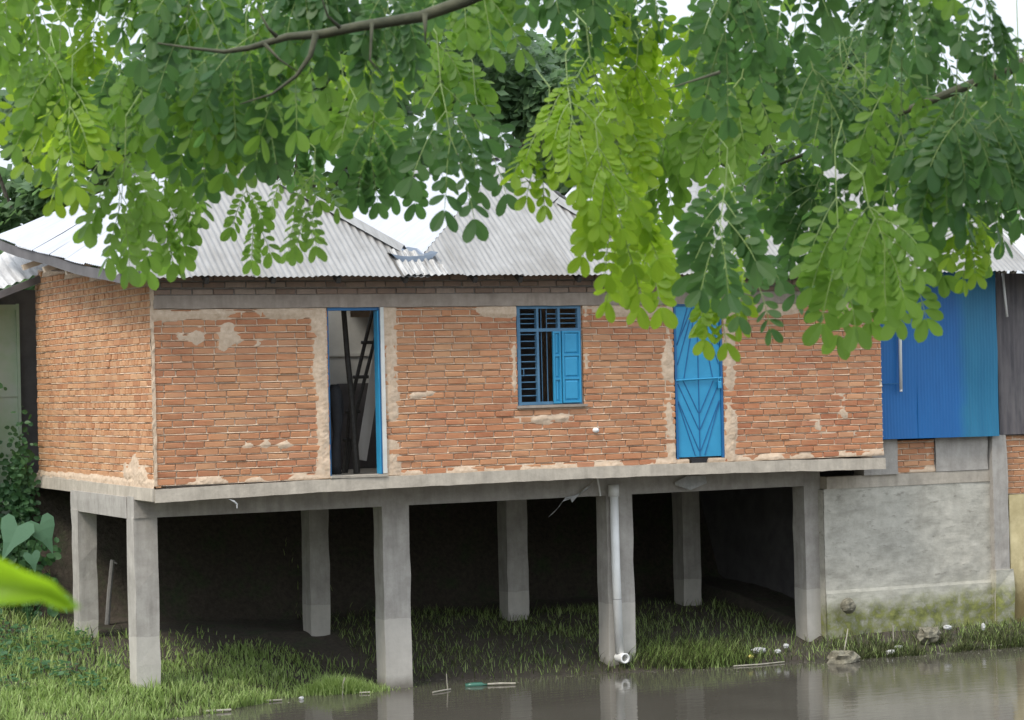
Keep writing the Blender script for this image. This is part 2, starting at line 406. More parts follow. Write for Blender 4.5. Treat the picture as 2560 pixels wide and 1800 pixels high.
def smear_front(x,z):
    m=0.0
    for c in (2.05,2.90): m=max(m,1.6*bx(c,.17,x)*(.65+.8*nz(x*3,z*2.4,5))) if 2.6<z<4.65 else m
    for c in (6.72,7.60): m=max(m,1.4*bx(c,.16,x)*(.6+.9*nz(x*3,z*2.2,15))) if 2.6<z<4.5 else m
    for c in (4.55,5.54): m=max(m,1.0*bx(c,.08,x)*(.5+.9*nz(x*3,z*3,25))) if 3.3<z<4.65 else m
    m=max(m,1.5*bx(4.95,.55,x)*bx(3.22,.12,z)*(.7+.9*nz(x*6,z*6,2)))
    m=max(m,1.3*bx(.85,.75,x)*bx(4.28,.26,z)*(.6+1.0*nz(x*5,z*5,7)))
    m=max(m,1.2*bx(3.4,.5,x)*bx(3.55,.09,z)*(.6+1.0*nz(x*6,z*5,8)))
    m=max(m,1.3*bx(1.4,.6,x)*bx(3.02,.1,z)*(.6+1.0*nz(x*6,z*5,28)))
    m=max(m,1.2*bx(9.2,.8,x)*bx(3.1,.5,z)*(.25+1.2*nz(x*5,z*6,38)))
    m=max(m,1.3*bx(2.62,.10,z)*(.5+1.0*nz(x*2.5,3,11)))
    m=max(m,1.5*bx(4.54,.13,z)*(.45+1.2*nz(x*1.6,z*3,12)))
    m=max(m,1.5*bx(7.15,.6,x)*bx(2.63,.09,z))
    return m
wall=MB()
brick_panel(wall,.0,FU1,WZ0,4.60,(D1,D2,WN,HOLE),smear=smear_front)
# solid core behind the facing
def core(mb,segs,y0,y1,mi):
    for (a,b,c,d) in segs: mb.box(a,b,y0,y1,c,d,mi)
xs=[.03,2.135,2.79,4.60,5.49,6.795,7.49,FU1-.02]
core(wall,[(xs[0],xs[1],2.6,4.98),(xs[2],xs[3],2.6,4.98),(xs[4],xs[5],2.6,4.98),(xs[6],xs[7],2.6,4.98),
   (xs[1],xs[2],4.61,4.98),(xs[3],xs[4],2.6,3.39),(xs[3],xs[4],4.61,4.98),(xs[5],xs[6],4.62,4.98),(xs[5],6.98,2.6,2.66),(7.22,xs[6],2.6,2.66)],.031,.115,1)
wall.build('front_wall',[BRICK,MORTAR],house)
up=MB(); brick_panel(up,.0,FU1,4.752,5.0,(),sparse=.5)
up.build('upper_brick_band',[BRICK_TOP,MORTAR_TOP],house)
lt=MB(); n=80
for i in range(n):
    a=.02+(FU1-.04)*i/n; b=.02+(FU1-.04)*(i+1)/n
    zl=lambda x:4.602+.012*nz(x*3,1); zh=lambda x:4.752+.006*nz(x*3,7); yy=lambda x:-.012+.004*nz(x*4,5)
    lt.hexa([(a,yy(a),zl(a)),(b,yy(b),zl(b)),(b,.03,zl(b)),(a,.03,zl(a)),(a,yy(a)+.004,zh(a)),(b,yy(b)+.004,zh(b)),(b,.03,zh(b)),(a,.03,zh(a))])
lt.build('lintel',CONC_LINTEL,house)
# side wall: raked top rising to the back
SV1=4.98
stop=lambda v:4.93+.075*v
def smear_side(v,z):
    m=1.4*bx(.75,.9,v)*bx(2.70,.36,z)*(.75+.9*nz(v*4,z*5,3))
    m=max(m,1.2*bx(2.6,.12,z)*1.2)
    m=max(m,1.3*bx(0,.10,v)*(.7+.6*nz(v,z*3,4)))
    return m
sw=MB(); brick_panel(sw,.0,SV1,2.575,5.34,(),flip=True,smear=smear_side,sparse=.45,bond='mixed',top=stop,slope=-.006)
sw.hexa([(.031,.24,2.5),(.2,.24,2.5),(.2,SV1,2.5),(.031,SV1,2.5),(.031,.24,4.93),(.2,.24,4.93),(.2,SV1,5.28),(.031,SV1,5.28)],1)
sw.build('side_wall',[BRICK_SIDE,MORTAR],house)
bw=MB(); bw.box(.2,3.0,SV1-.15,SV1,2.5,5.3); bw.box(4.4,FU1,SV1-.15,SV1,2.5,5.3); bw.box(3.0,4.4,SV1-.15,SV1,2.5,3.3); bw.box(FU1-.2,FU1-.02,.24,SV1,2.5,5.0)
bw.build('rear_wall',MORTAR,house)
pt=MB(); pt.box(2.6,3.45,2.5,2.54,2.6,4.75); pt.box(3.452,4.35,2.5,2.54,2.6,4.55); pt.box(2.6,4.35,2.485,2.499,4.05,4.09); pt.box(2.4,2.6,2.45,2.54,2.6,4.9)
pt.build('partition',PALE,house)
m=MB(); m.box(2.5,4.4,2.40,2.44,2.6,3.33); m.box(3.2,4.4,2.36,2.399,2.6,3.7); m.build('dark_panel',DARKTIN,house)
# slab with a hand-cast wavering edge
sb=MB(); n=90
def slab_bot(u):  # slightly bowed
    return 2.47-.055*((u-5)/5)**2+.008*nz(u*2.3,2)+.006*nz(u*9,2)
def slab_top(u): return 2.625-.05*((u-5)/5)**2+.008*nz(u*3,9)-.012
for i in range(n):
    a=-.02+(FU1+.02)*i/n; b=-.02+(FU1+.02)*(i+1)/n
    ya=-.045+.012*nz(a*2,4)+.006*nz(a*9,4); yb_=-.045+.012*nz(b*2,4)+.006*nz(b*9,4)
    sb.hexa([(a,ya,slab_bot(a)),(b,yb_,slab_bot(b)),(b,5.3,2.44),(a,5.3,2.44),(a,ya+.008,slab_top(a)),(b,yb_+.008,slab_top(b)),(b,5.3,2.6),(a,5.3,2.6)])
n=30
for i in range(n):
    a=-.03+5.36*i/n; b=-.03+5.36*(i+1)/n; xa=lambda v:-.05+.012*nz(v*3,8)
    sb.hexa([(xa(a),a,2.43),(-.021,a,2.43),(-.021,b,2.43),(xa(b),b,2.43),(xa(a)+.008,a,2.575),(-.021,a,2.575),(-.021,b,2.575),(xa(b)+.008,b,2.575)])
sb.build('floor_slab',CONC_SLAB,house)
def rough_post(mb,x0,x1,y0,y1,z0,z1,seg=11,j=.007):
    vs=[];fs=[]
    for k in range(seg+1):
        z=z0+(z1-z0)*k/seg
        for (x,y) in ((x0,y0),(x1,y0),(x1,y1),(x0,y1)): vs.append((x+rnd(-j,j),y+rnd(-j,j),z))
    for k in range(seg):
        for q in range(4): fs.append((k*4+q,k*4+(q+1)%4,k*4+4+(q+1)%4,k*4+4+q))
    fs.append((3,2,1,0)); fs.append(tuple(seg*4+q for q in range(4)))
    mb.add(vs,fs)
cols=[(-.06,.225),(3.045,3.40),(6.125,6.50),(9.09,9.345)]
for a,b in cols:
    m=MB(); rough_post(m,a,b,.65,.93,-.9,2.215); m.build('column',CONC,house)
for a,b in [(-.075,.16),(2.98,3.25),(5.82,6.13),(8.55,8.83)]:
    m=MB(); rough_post(m,a,b,2.92,3.2,-.2,2.215); m.build('column',CONC,house)
m=MB(); rough_post(m,-.012,.022,-.012,.022,2.6,4.93,40,.006); m.build('corner_mortar',MORTAR,house)
m=MB(); rough_post(m,-.06,9.345,.648,.90,2.21,2.46,2,.004); m.build('beam',CONC,house)
m=MB(); rough_post(m,-.068,.18,.905,3.25,2.20,2.45,2,.006); m.build('beam',CONC,house)
m=MB(); rough_post(m,.19,9.3,2.92,3.2,2.15,2.45,2,.004); m.build('beam',CONC,house)
for a,b in cols[1:]:
    m=MB(); rough_post(m,a+.04,b-.04,.91,2.91,2.18,2.44,2,.004); m.build('beam',CONC,house)
# ---------------------------------------------------------------- roofs
def corr(mb,a0,a1,bot,top,amp=.009,lam=.076,rows=5,axis='u',sheet=.76,over=.035,thick=True):
    """corrugated sheets; bot(a), top(a) give points; corrugations run bottom to top"""
    a=a0; k=0
    while a<a1-1e-6:
        b=min(a+sheet,a1); n=max(2,int((b-a+.05)/(lam/6))); ext=rnd(-over,over) if over else 0; lift=.004*(k%2)
        vs=[];fs=[]
        for i in range(n+1):
            t=a+(b-a+(.05 if b<a1 else 0))*i/n; t=min(t,a1)
            p=Vector(bot(t)); q=Vector(top(t)); d=(q-p)
            if d.length<1e-4: d=Vector((0,0,1e-3))
            p2=p-d.normalized()*(.0+ext) if d.length>.25 else p
            dirn=Vector((1,0,0)) if axis=='u' else Vector((0,1,0))
            nn=dirn.cross(d).normalized()
            if nn.z<0: nn=-nn
            h=amp*math.sin(2*math.pi*t/lam)+lift
            for r in range(rows+1):
                f=r/rows; pt_=p2+(q-p2)*f; sag=-.018*math.sin(math.pi*((f*2.0)%1))*.5+.012*nz(t*1.7,f*3,k)
                vs.append(pt_+nn*(h+sag))
        for i in range(n):
            for r in range(rows):
                x=i*(rows+1)+r; fs.append((x,x+rows+1,x+rows+2,x+1))
        mb.add(vs,fs); a=b; k+=1
ZE=4.955; VE=-.37; AP=1.76; ZR=6.6; TP=(ZR-ZE)/(AP-VE)
fz=lambda v: ZE+(v-VE)*TP
def unit(uL,uR,uA,rL=None,ridge_back=5.3,name='roof',left=None,vleft=None):
    """hipped front, ridge running back. uL,uR eave corners, uA apex"""
    def hipv(u):
        if u<=uA: return VE+(AP-VE)*(u-uL)/(uA-uL)
        if rL:
            for (u0,v0),(u1,v1) in zip(rL,rL[1:]):
                if u0<=u<=u1: return v0+(v1-v0)*(u-u0)/(u1-u0)
        return VE+(AP-VE)*(uR-u)/(uR-uA)
    f=MB(); corr(f,uL,uR,lambda u:(u,VE,fz(VE)),lambda u:(u,hipv(u),fz(hipv(u))))
    o=f.build(name,ROOF,house,True)
    return o,hipv
def ridge_cap(parent,pts,w=.13):
    m=MB()
    for a,b in zip(pts,pts[1:]):
        a=Vector(a);b=Vector(b); d=(b-a).normalized(); s=d.cross(Vector((0,0,1))).normalized()*w; e=Vector((0,0,.035)); dn=Vector((0,0,-.045))
        vs=[a-s+dn,b-s+dn,b+e,a+e,a+s+dn,b+s+dn]
        m.add(vs,[(0,1,2,3),(3,2,5,4)])
    m.build('ridge_cap',ROOF,parent)
U1=(-.45,3.47,1.50); U2=(2.97,6.66,5.36); U3=(6.62,10.12,8.35)
r1,h1=unit(*U1); r2,h2=unit(*U2,rL=[(5.36,1.76),(5.57,1.30),(5.70,.93),(6.06,.49),(6.66,VE)]); r3,h3=unit(*U3)
RB=5.45
# left slope of the first roof: eave climbs to the back
m=MB()
def l1bot(v):
    t=(v-VE)/(RB-VE); return (-.42,v,5.0+.74*t-.10*math.sin(math.pi*t)*.3)
def l1top(v):
    if v<AP:
        u=U1[0]+(U1[2]-U1[0])*(v-VE)/(AP-VE); return (u,v,fz(v))
    return (U1[2],v,ZR-.02*(v-AP))
corr(m,VE+.02,RB,l1bot,l1top,axis='v',over=.02,amp=.009)
m.build('roof',ROOF_SHEEN,house,True)
VZ=5.21
def lslope(u_v,U,dz=0.0):
    m=MB()
    vst=VE+(AP-VE)*(u_v-U[0])/(U[2]-U[0])
    def top(v):
        if v<AP: return (U[0]+(U[2]-U[0])*(v-VE)/(AP-VE),v,fz(v))
        return (U[2],v,ZR)
    zb=fz(vst)
    corr(m,max(vst,-.2)+.02,RB,lambda v:(u_v,v,zb),top,axis='v',over=0,amp=.009)
    m.build('roof',ROOF_SHEEN,house,True)
def rslope(u_v,U,hipv,v0=.15):
    m=MB()
    corr(m,v0,RB,lambda v:(u_v,v,fz(hipv(u_v))),lambda v:(min(U[2]+ (u_v-U[2])*max(0,(AP-v))/(AP-hipv(u_v)),u_v-.01),v,min(ZR,fz(min(v,AP)))),axis='v',over=0,amp=.009)
    m.build('roof',ROOF_SHEEN,house,True)
lslope(3.13,U2); rslope(3.13,U1,h1,2.6); lslope(6.64,U3); rslope(6.58,U2,h2); rslope(9.9,U3,h3)
ridge_cap(r1,[(2.05,1.22,fz(1.22)+.02),(2.6,.66,fz(.66)+.015),(3.16,.07,fz(.07)+.012)])
ridge_cap(r1,[(U1[2],AP-.05,ZR+.02),(U1[2],RB,ZR-.05)])
ridge_cap(r1,[(U1[0],VE,ZE+.02),(U1[2],AP,ZR+.02)])
ridge_cap(r2,[(5.34,1.80,ZR+.02),(5.57,1.30,fz(1.30)+.02),(5.70,.93,fz(.93)+.02),(6.06,.49,fz(.49)+.015),(6.6,-.28,fz(-.28)+.012)])
ridge_cap(r2,[(U2[2],AP-.05,ZR+.02),(U2[2],RB,ZR+.02)])
ridge_cap(r3,[(U3[0]+.15,VE+.2,ZE+.17),(U3[2],AP,ZR+.02),(10.05,VE+.05,ZE+.05)])
ridge_cap(r3,[(U3[2],AP-.05,ZR+.02),(U3[2],RB,ZR+.02)])
# stained sheet scraps and the blue-grey valley tin between the first two roofs
m=MB(); corr(m,2.93,3.52,lambda u:(u,VE-.03-.05*nz(u*3,1),fz(VE-.03)+.032),lambda u:(u,.02-.28*max(0,(u-3.2)/.32),fz(.02-.28*max(0,(u-3.2)/.32))+.03),over=.02,sheet=.3,amp=.014,lam=.085)
m.build('roof_patch',ROOF_OLD,house,True)
m=MB(); nn=14
vs=[];fs=[]
for i in range(nn+1):
    u=2.90+.60*i/nn; q=(u-3.15)/.42
    for j in range(5):
        v=-.14+.22*j+.0; vs.append((u,v,5.19+.10*q*q*(1 if q<0 else .8)+.028*j+(.03 if j==0 else 0)*0))
for i in range(nn):
    for j in range(4): x=i*5+j; fs.append((x,x+5,x+6,x+1))
o0=len(vs)
for i in range(nn+1):
    v0=vs[i*5]; vs.append((v0[0],v0[1]-.01,v0[2]-.10*max(.0,1-((i/nn-.5)/.5)**2)-.004))
for i in range(nn): fs.append((o0+i,o0+i+1,(i+1)*5,i*5))
m.add(vs,fs); m.build('valley_gutter',GUTTER,house,True)
# eave timber on the left: dark fascia and rafter ends
m=MB(); pts=[(-.405,v_,l1bot(v_)[2]-.004-.02*math.sin(v_*1.1)**2) for v_ in (-.3,.4,1.0,1.6,2.2,2.8,3.3,3.8,4.3,4.8,5.3)]
for a,b in zip(pts,pts[1:]): m.hexa([(a[0],a[1],a[2]-.13),(a[0]+.04,a[1],a[2]-.13),(b[0]+.04,b[1],b[2]-.13),(b[0],b[1],b[2]-.13),(a[0],a[1],a[2]-.012),(a[0]+.04,a[1],a[2]-.012),(b[0]+.04,b[1],b[2]-.012),(b[0],b[1],b[2]-.012)])
m.build('fascia',DARKTIN,house)
for v in (1.2,2.2,3.2,4.2):
    z=4.98+.075*v; m=MB(); m.bar((-.36,v,z-.02),(.4,v,z+.24),.07,.07); m.build('rafter',TAN,house)
for u in (.55,1.35,2.15,3.0,3.9,4.5,5.3,6.0,7.6,8.6,9.4):
    m=MB(); m.bar((u,-.33,4.90),(u,.4,5.40),.05,.07); m.build('rafter',DARKWOOD,house)
# ---------------------------------------------------------------- window
wf=MB(); a,b,c,d=WN; y0=.02; y1=.075
for q in ((a+.005,a+.05,c,d),(b-.05,b-.005,c,d),(a+.05,b-.05,d-.045,d-.003),(a+.05,b-.05,c+.003,c+.04),(a+.05,b-.05,4.285,4.325),
          (4.872,4.902,c+.04,4.285),(5.165,5.197,4.325,d-.045),(4.872,4.902,4.325,d-.045)): wf.box(q[0],q[1],y0,y1,q[2],q[3])
win=wf.build('window_frame',BLUE_FR,house)
g=MB()
z=c+.115
while z<4.26: g.tube([(a+.05,.055,z),(4.872,.055,z)],.0075,6); z+=.083
for z in (4.385,4.445,4.50): g.tube([(a+.05,.055,z),(4.872,.055,z)],.007,6); g.tube([(5.03,.055,z),(b-.05,.055,z)],.007,6)
for u in (4.955,5.03): g.tube([(u,.06,c+.04),(u,.06,d-.045)],.006,6)
g.tube([(4.665,.035,3.83),(4.69,.03,3.83),(4.69,.03,3.75),(4.665,.035,3.75)],.006,6)
g.build('grille',BLUE_FR,win)
sh=MB()
def shutter(mb,u0,u1,z0,z1,y,rows,t=.03):
    s=.022
    mb.box(u0,u0+s,y,y+t,z0,z1); mb.box(u1-s,u1,y,y+t,z0,z1)
    for k in range(rows+1):
        zz=z0+(z1-z0-s)*k/rows; mb.box(u0+s,u1-s,y,y+t,zz,zz+s)
    mb.box(u0+s,u1-s,y+.016,y+.022,z0+s,z1-s)
    for k in range(rows):
        za=z0+(z1-z0-s)*k/rows+s; zb=z0+(z1-z0-s)*(k+1)/rows
        mb.hexa([(u0+s+.012,y+.015,za+.012),(u1-s-.012,y+.015,za+.012),(u1-s-.03,y+.004,za+.03),(u0+s+.03,y+.004,za+.03),
                 (u0+s+.012,y+.0155,zb-.012),(u1-s-.012,y+.0155,zb-.012),(u1-s-.03,y+.004,zb-.03),(u0+s+.03,y+.004,zb-.03)])
shutter(sh,5.205,5.455,c+.02,4.29,-.012,3); sh.build('shutter',BLUE,win)
sh=MB(); shutter(sh,5.085,5.192,c+.015,4.285,.0,3); sh.build('shutter',BLUE,win)
ws=MB(); ws.box(a-.03,b+.04,-.035,.03,c-.035,c-.002,0,.004); ws.build('window_sill',CONC_LINTEL,win)
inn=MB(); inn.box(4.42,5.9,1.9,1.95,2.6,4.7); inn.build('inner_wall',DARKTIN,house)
# ---------------------------------------------------------------- blue door
a,b,c,d=D2
fr=MB(); fr.box(a,a+.03,.0,.08,c,d); fr.box(b-.03,b,.0,.08,c,d); fr.box(a+.03,b-.03,.0,.08,d-.035,d-.002); df=fr.build('door_frame',BLUE_DK,house)
dm=MB(); L0,L1,Z0,Z1=a+.033,b-.033,c+.02,d-.04
dm.box(L0,L1,.022,.05,Z0,Z1); door=dm.build('door',BLUE,house)
gr=MB(); uc=(L0+L1)/2; zm=3.655; yv=.019
def clipbar(p,q):
    """thin raised strip clipped to the leaf"""
    p=Vector((p[0],0,p[1])); q=Vector((q[0],0,q[1])); n_=60; pts=[p+(q-p)*i/n_ for i in range(n_+1)]
    ins=[t for t in pts if L0+.012<t.x<L1-.012 and Z0+.012<t.z<Z1-.012]
    if len(ins)>2: gr.bar((ins[0].x,yv,ins[0].z),(ins[-1].x,yv,ins[-1].z),.011,.008,(0,1,0))
gr.bar((uc,yv,Z0+.01),(uc,yv,Z1-.01),.011,.008,(0,1,0))
for k in range(3):
    # upper half: rays opening downwards; lower half: V shapes
    for s in (-1,1):
        off=.085*(k+1)*s
        clipbar((uc+.08*s*0+off*.25,zm+.92-.0*k),(uc+off*1.75+.06*s,zm+.02)) 
        clipbar((uc+off*1.15+.12*s,zm-.02),(uc+.012*s,zm-.36-.27*k*1.0 if k else zm-.42))
for s in (-1,1):
    clipbar((uc+.30*s,zm-.30),(uc+.07*s,Z0+.02)); clipbar((uc+.33*s,zm+.35),(uc+.12*s,zm+.95))
gr.build('rib',BLUE_DK,door)  # groove shading painted in as a darker blue
m=MB(); m.tube([(a+.01,-.002,zm-.008),(b-.02,-.006,zm+.014)],.011,8); m.build('latch_bar',BLUE,door)
m=MB(); m.bbox(b-.085,b-.035,-.035,-.012,zm-.125,zm-.03,.008); m.tube([(b-.075,-.022,zm-.03),(b-.075,-.022,zm+.0),(b-.06,-.022,zm+.015),(b-.045,-.022,zm+.0),(b-.045,-.022,zm-.03)],.006,6)
m.build('padlock',BLUE,door)
m=MB(); m.hexa([(7.0,-.03,2.60),(7.2,-.03,2.60),(7.2,.06,2.60),(7.0,.06,2.60),(6.97,-.03,2.665),(7.23,-.03,2.665),(7.23,.06,2.665),(6.97,.06,2.665)]); m.build('black_gap_block',BLACK,house)  # solid black block standing for the dark gap below the door
# ---------------------------------------------------------------- open doorway
a,b,c,d=D1[0],D1[1],2.615,D1[3]
m=MB(); m.box(a,a+.018,.03,.10,c,d-.03); m.box(b-.014,b-.002,-.008,.09,c+.02,d-.03); m.box(a,b,.01,.10,d-.045,d-.003); m.build('door_frame',BLUE_DK,house)
m=MB(); m.box(b-.03,b-.015,.0,.11,c+.02,d-.05); m.build('door',BLUE,house)
m=MB(); m.box(b,b+.045,-.028,.02,2.64,4.6,0,.003); m.build('door_jamb',PALE,house)
m=MB(); m.box(a-.02,b+.04,-.05,.25,2.605,2.63,0,.003); m.build('threshold',CONC_SLAB,house)
# ---------------------------------------------------------------- white drain pipe on the third column
m=MB(); m.tube([(6.195,.575,2.34),(6.20,.575,1.3),(6.212,.55,.22)],.055,14)
dp=m.build('drain_pipe',WHITE,house,True)
m=MB(); m.tube([(6.193,.575,2.20),(6.193,.575,2.345)],.07,14); m.build('pipe_socket',WHITE,dp,True)
m=MB(); m.tube([(6.205,.565,.90),(6.205,.565,.905)],.0565,14); m.build('pipe_joint',DARKTIN,dp,True)
m=MB(); n=16; vs=[];fs=[]
for k,(y,r) in enumerate(((.60,.062),(.43,.066),(.42,.066),(.42,.045),(.52,.044))):
    for q in range(n): t=2*math.pi*q/n; vs.append((6.222+r*math.cos(t),y,.165+r*math.sin(t)))
for k in range(4):
    for q in range(n): fs.append((k*n+q,k*n+(q+1)%n,(k+1)*n+(q+1)%n,(k+1)*n+q))
m.add(vs,fs); m.build('pipe_elbow',WHITE,dp,True)
m=MB(); m.tube([(5.635,-.06,3.06),(5.635,.1,3.06)],.03,12); m.build('pipe_stub',WHITE,house,True)
m=MB(); m.tube([(5.98,.60,2.43),(6.0,.6,2.33),(6.02,.61,2.21)],.012,6); m.build('drain_hook',WHITE,house)
# ================================================================== blue tin shed on its rendered foundation (right)
shed=thing('tin_shed',O,'shed clad in bright blue corrugated tin on a grey rendered foundation wall','shed',TH)
m=MB(); corr(m,9.94,12.08,lambda u:(u,.36+.0*u,2.795-.008*(u-10)),lambda u:(u,.36,5.1),amp=.0018,lam=.05,rows=6,over=.0,sheet=.8)
# corr() lifts along its normal; the wall normal is horizontal here
m.build('wall_cladding',BLUE_SHEET,shed,True)
m=MB(); m.box(9.94,12.1,.41,3.6,2.79,5.0); m.box(9.96,12.1,.80,5.2,-.5,2.785); m.build('wall_core',DARKTIN,shed)  # lower box added to stop light leaking in under the house
m=MB(); corr(m,9.95,12.3,lambda u:(u,-.3,4.99),lambda u:(u,1.76,6.55)); m.build('roof',ROOF,shed,True)
fw_=MB(); nx=60; nzr=50
def sheetgrid(mb,u0,u1,z0,z1,yf,nx,nzr,thick=.25,jt=0.0):
    vs=[];fs=[]
    for j in range(nzr+1):
        for i in range(nx+1):
            u=u0+(u1-u0)*i/nx; z=z0+(z1-z0)*j/nzr; vs.append((u+rnd(-jt,jt),yf(u,z),z+rnd(-jt,jt)))
    for j in range(nzr):
        for i in range(nx): k=j*(nx+1)+i; fs.append((k,k+1,k+nx+2,k+nx+1))
    mb.add(vs,fs)
    mb.box(u0+.01,u1-.01,max(yf(u0,z0),yf(u1,z1))+.03,yf(u0,z0)+thick+.1,z0,z1-.01)
sheetgrid(fw_,9.30,12.03,-.6,2.16,lambda u,z:.50-(.014 if z<.79 else 0)+.012*nz(u*2,z*2,4)+.008*nz(u*7,z*9,4)+.05*max(0,.5-z)*nz(u*1.5,z*3,9),90,70)
fw_.build('foundation_wall',RETAIN,shed)
m=MB(); rough_post(m,9.35,12.0,.492,.72,2.16,2.32,2,.005); m.build('tie_beam',CONC_SLAB,shed)
m=MB(); rough_post(m,9.92,10.46,.455,.70,2.32,2.785,4,.006); m.build('plaster_pier',CONC,shed)
m=MB(); brick_panel(m,10.46,11.10,2.325,2.775,(),smear=lambda x,z:1.2*bx(11.08,.2,x)*(.5+nz(x*5,z*6))+1.2*bx(2.33,.06,z)*(.5+nz(x*4,z*6)))
pb=m.build('brick_infill',[BRICK,MORTAR],shed); pb.location=(0,.50,0)
m=MB(); sheetgrid(m,11.10,11.97,2.325,2.78,lambda u,z:.475+.008*nz(u*4,z*4,1)+.02*max(0,nz(u*3,z*3,9)),20,14,.2); m.build('plaster_patch',CONC,shed)
m=MB(); rough_post(m,12.0,12.25,.42,.70,.25,2.79,8,.010); m.build('column',CONC,shed)
m=MB(); rough_post(m,11.98,12.30,.40,.75,-.5,.95,5,.02); m.build('column_footing',RETAIN,shed)
m=MB(); m.tube([(10.44,.30,5.0),(10.437,.30,4.2),(10.43,.30,3.45)],.022,10); m.tube([(10.43,.30,3.45),(10.43,.30,3.42)],.020,10); m.build('vent_pipe',WHITE,shed,True)
m=MB(); m.tube([(9.96,.325,3.53),(10.43,.315,3.53)],.007,6); m.build('pipe_bracket',BLUE_DK,shed)
m=MB(); m.tube([(12.18,.33,5.0),(12.20,.33,4.75),(12.24,.335,4.4)],.018,8); m.build('overflow_pipe',WHITE,shed,True)
# ---------------------------------------------------------------- weathered building at the right edge
wb=thing('weathered_shed',O,'shed of dark weathered tin above brick and stained yellow render, at the right edge','shed',TH)
m=MB(); corr(m,12.14,15.5,lambda u:(u,.42,2.79),lambda u:(u,.42,5.0),amp=.006,lam=.076,rows=5,over=0); m.build('wall_cladding',WEATH,wb,True)
m=MB(); m.box(12.31,15.5,.62,3.5,-.5,4.95); m.build('wall_core',DARKTIN,wb)
m=MB(); brick_panel(m,12.29,15.5,1.97,2.78,()); q=m.build('brick_course',[BRICK,MORTAR],wb); q.location=(0,.49,0)
m=MB(); sheetgrid(m,12.28,15.5,-.6,1.965,lambda u,z:.44+.01*nz(u*3,z*3,2)+.02*max(0,.6-z)*nz(u*2,z*2,3),40,40,.02); m.build('foundation_wall',YELLOW,wb)
m=MB(); corr(m,12.2,15.7,lambda u:(u,-.15,4.93),lambda u:(u,1.76,6.4)); m.build('roof',ROOF_NB,wb,True)
# ---------------------------------------------------------------- neighbour's hut on the left
nb=thing('green_hut',O,'hut with pale green wall and grey tin roof at the left edge','hut',TH)
def nbz(u): return 5.25+.38*(u-.1)
m=MB()
m.box(-3.2,-.06,5.6,5.66,.6,4.82)
for k,z in enumerate((2.05,2.85,3.62,4.35)): m.box(-3.2,-.075,5.585,5.6,z,z+.035)
m.build('wall',GREENP,nb)
m=MB(); m.box(-.10,-.06,5.57,5.599,.6,4.86); m.box(-3.2,-.1,5.57,5.599,4.78,4.85); m.build('wall_trim',GREENP,nb)
m=MB(); m.box(-3.2,2.5,5.75,9,.6,5.05); m.build('wall_core',DARKTIN,nb)
m=MB(); corr(m,-3.4,.20,lambda u:(u,4.75,nbz(u)),lambda u:(u,5.75,nbz(u)+.42),amp=.014,lam=.11,over=.05,sheet=.9); m.build('roof',ROOF_NB,nb,True)
m=MB(); m.bar((.17,4.72,nbz(.17)-.06),(-3.3,4.72,nbz(-3.3)-.06),.04,.09); m.build('eave_board',DARKTIN,nb)
# ================================================================== things in the doorway
def hthing(mb,name,mat,base,label,cat,smooth=False):
    """mesh given in house coordinates, base = its foot there"""
    b=Vector(base); mb.v=[tuple(Vector(p)-b) for p in mb.v]
    return solo(mb,name,mat,H(*base),label,cat,TH,smooth=smooth)
m=MB(); m.tube([(2.615,.7,4.72),(2.66,.7,4.0),(2.705,.7,3.5),(2.748,.7,2.62)],[.034,.036,.04,.045],8); hthing(m,'bamboo_pole',DARKWOOD,(2.748,.7,2.61),'dark bamboo pole standing upright in the open doorway, left of the ladder','pole')
lad=thing('ladder',H(2.78,1.0,2.61),'dark wooden ladder leaning inside the open doorway','ladder',TH)
bL=Vector((2.78,1.0,2.61))
LA=[Vector(p)-bL for p in ((2.69,.98,2.62),(2.80,1.0,3.42),(3.145,1.02,4.62))]; LB=[Vector(p)-bL for p in ((2.73,1.0,2.62),(2.90,1.0,3.42),(3.23,1.0,4.5))]
for q in ((LA,.030),(LB,.028)):
    m=MB(); m.tube(q[0],q[1]*.8,7); m.build('rail',DARKWOOD,lad)
for z in (3.02,3.36,3.78,4.20):
    def at(P,zz):
        a,b=(P[0],P[1]) if zz-2.61<P[1].z else (P[1],P[2])
        return a+(b-a)*((zz-2.61-a.z)/(b.z-a.z))
    p=at(LA,z); q=at(LB,z); d=(q-p).normalized()
    m=MB(); m.tube([p-d*.05,q+d*.04],.022,7); m.build('rung',DARKWOOD,lad)
m=MB(); m.hexa([(2.785,.80,2.79),(2.935,.84,2.76),(2.94,.86,2.765),(2.79,.82,2.79),(3.07,.80,4.20),(3.22,.84,4.18),(3.225,.86,4.18),(3.075,.82,4.20)])
hthing(m,'plank',WOOD,(2.86,.83,2.62),'wide grey plank leaning in the doorway beside the ladder','plank')
m=MB(); n=10
ring=[(2.40,3.70,.05),(2.41,3.62,.08),(2.42,3.45,.085),(2.43,3.25,.075),(2.42,3.1,.05),(2.40,2.95,.06),(2.39,2.75,.07),(2.39,2.63,.075)]
vs=[];fs=[]
for i,(u,z,r) in enumerate(ring):
    for q in range(n): t=2*math.pi*q/n; rr=r*(1+.18*nz(q*1.3,i*.8)); vs.append((u+rr*math.cos(t),.5+rr*.8*math.sin(t),z))
for i in range(len(ring)-1):
    for q in range(n): fs.append((i*n+q,i*n+(q+1)%n,(i+1)*n+(q+1)%n,(i+1)*n+q))
fs+= [tuple(range(n)),tuple((len(ring)-1)*n+q for q in range(n))]
m.add(vs,fs); hthing(m,'cloth_bag',BLACK,(2.40,.5,2.62),'black cloth bag against the left jamb of the open doorway','bag',True)

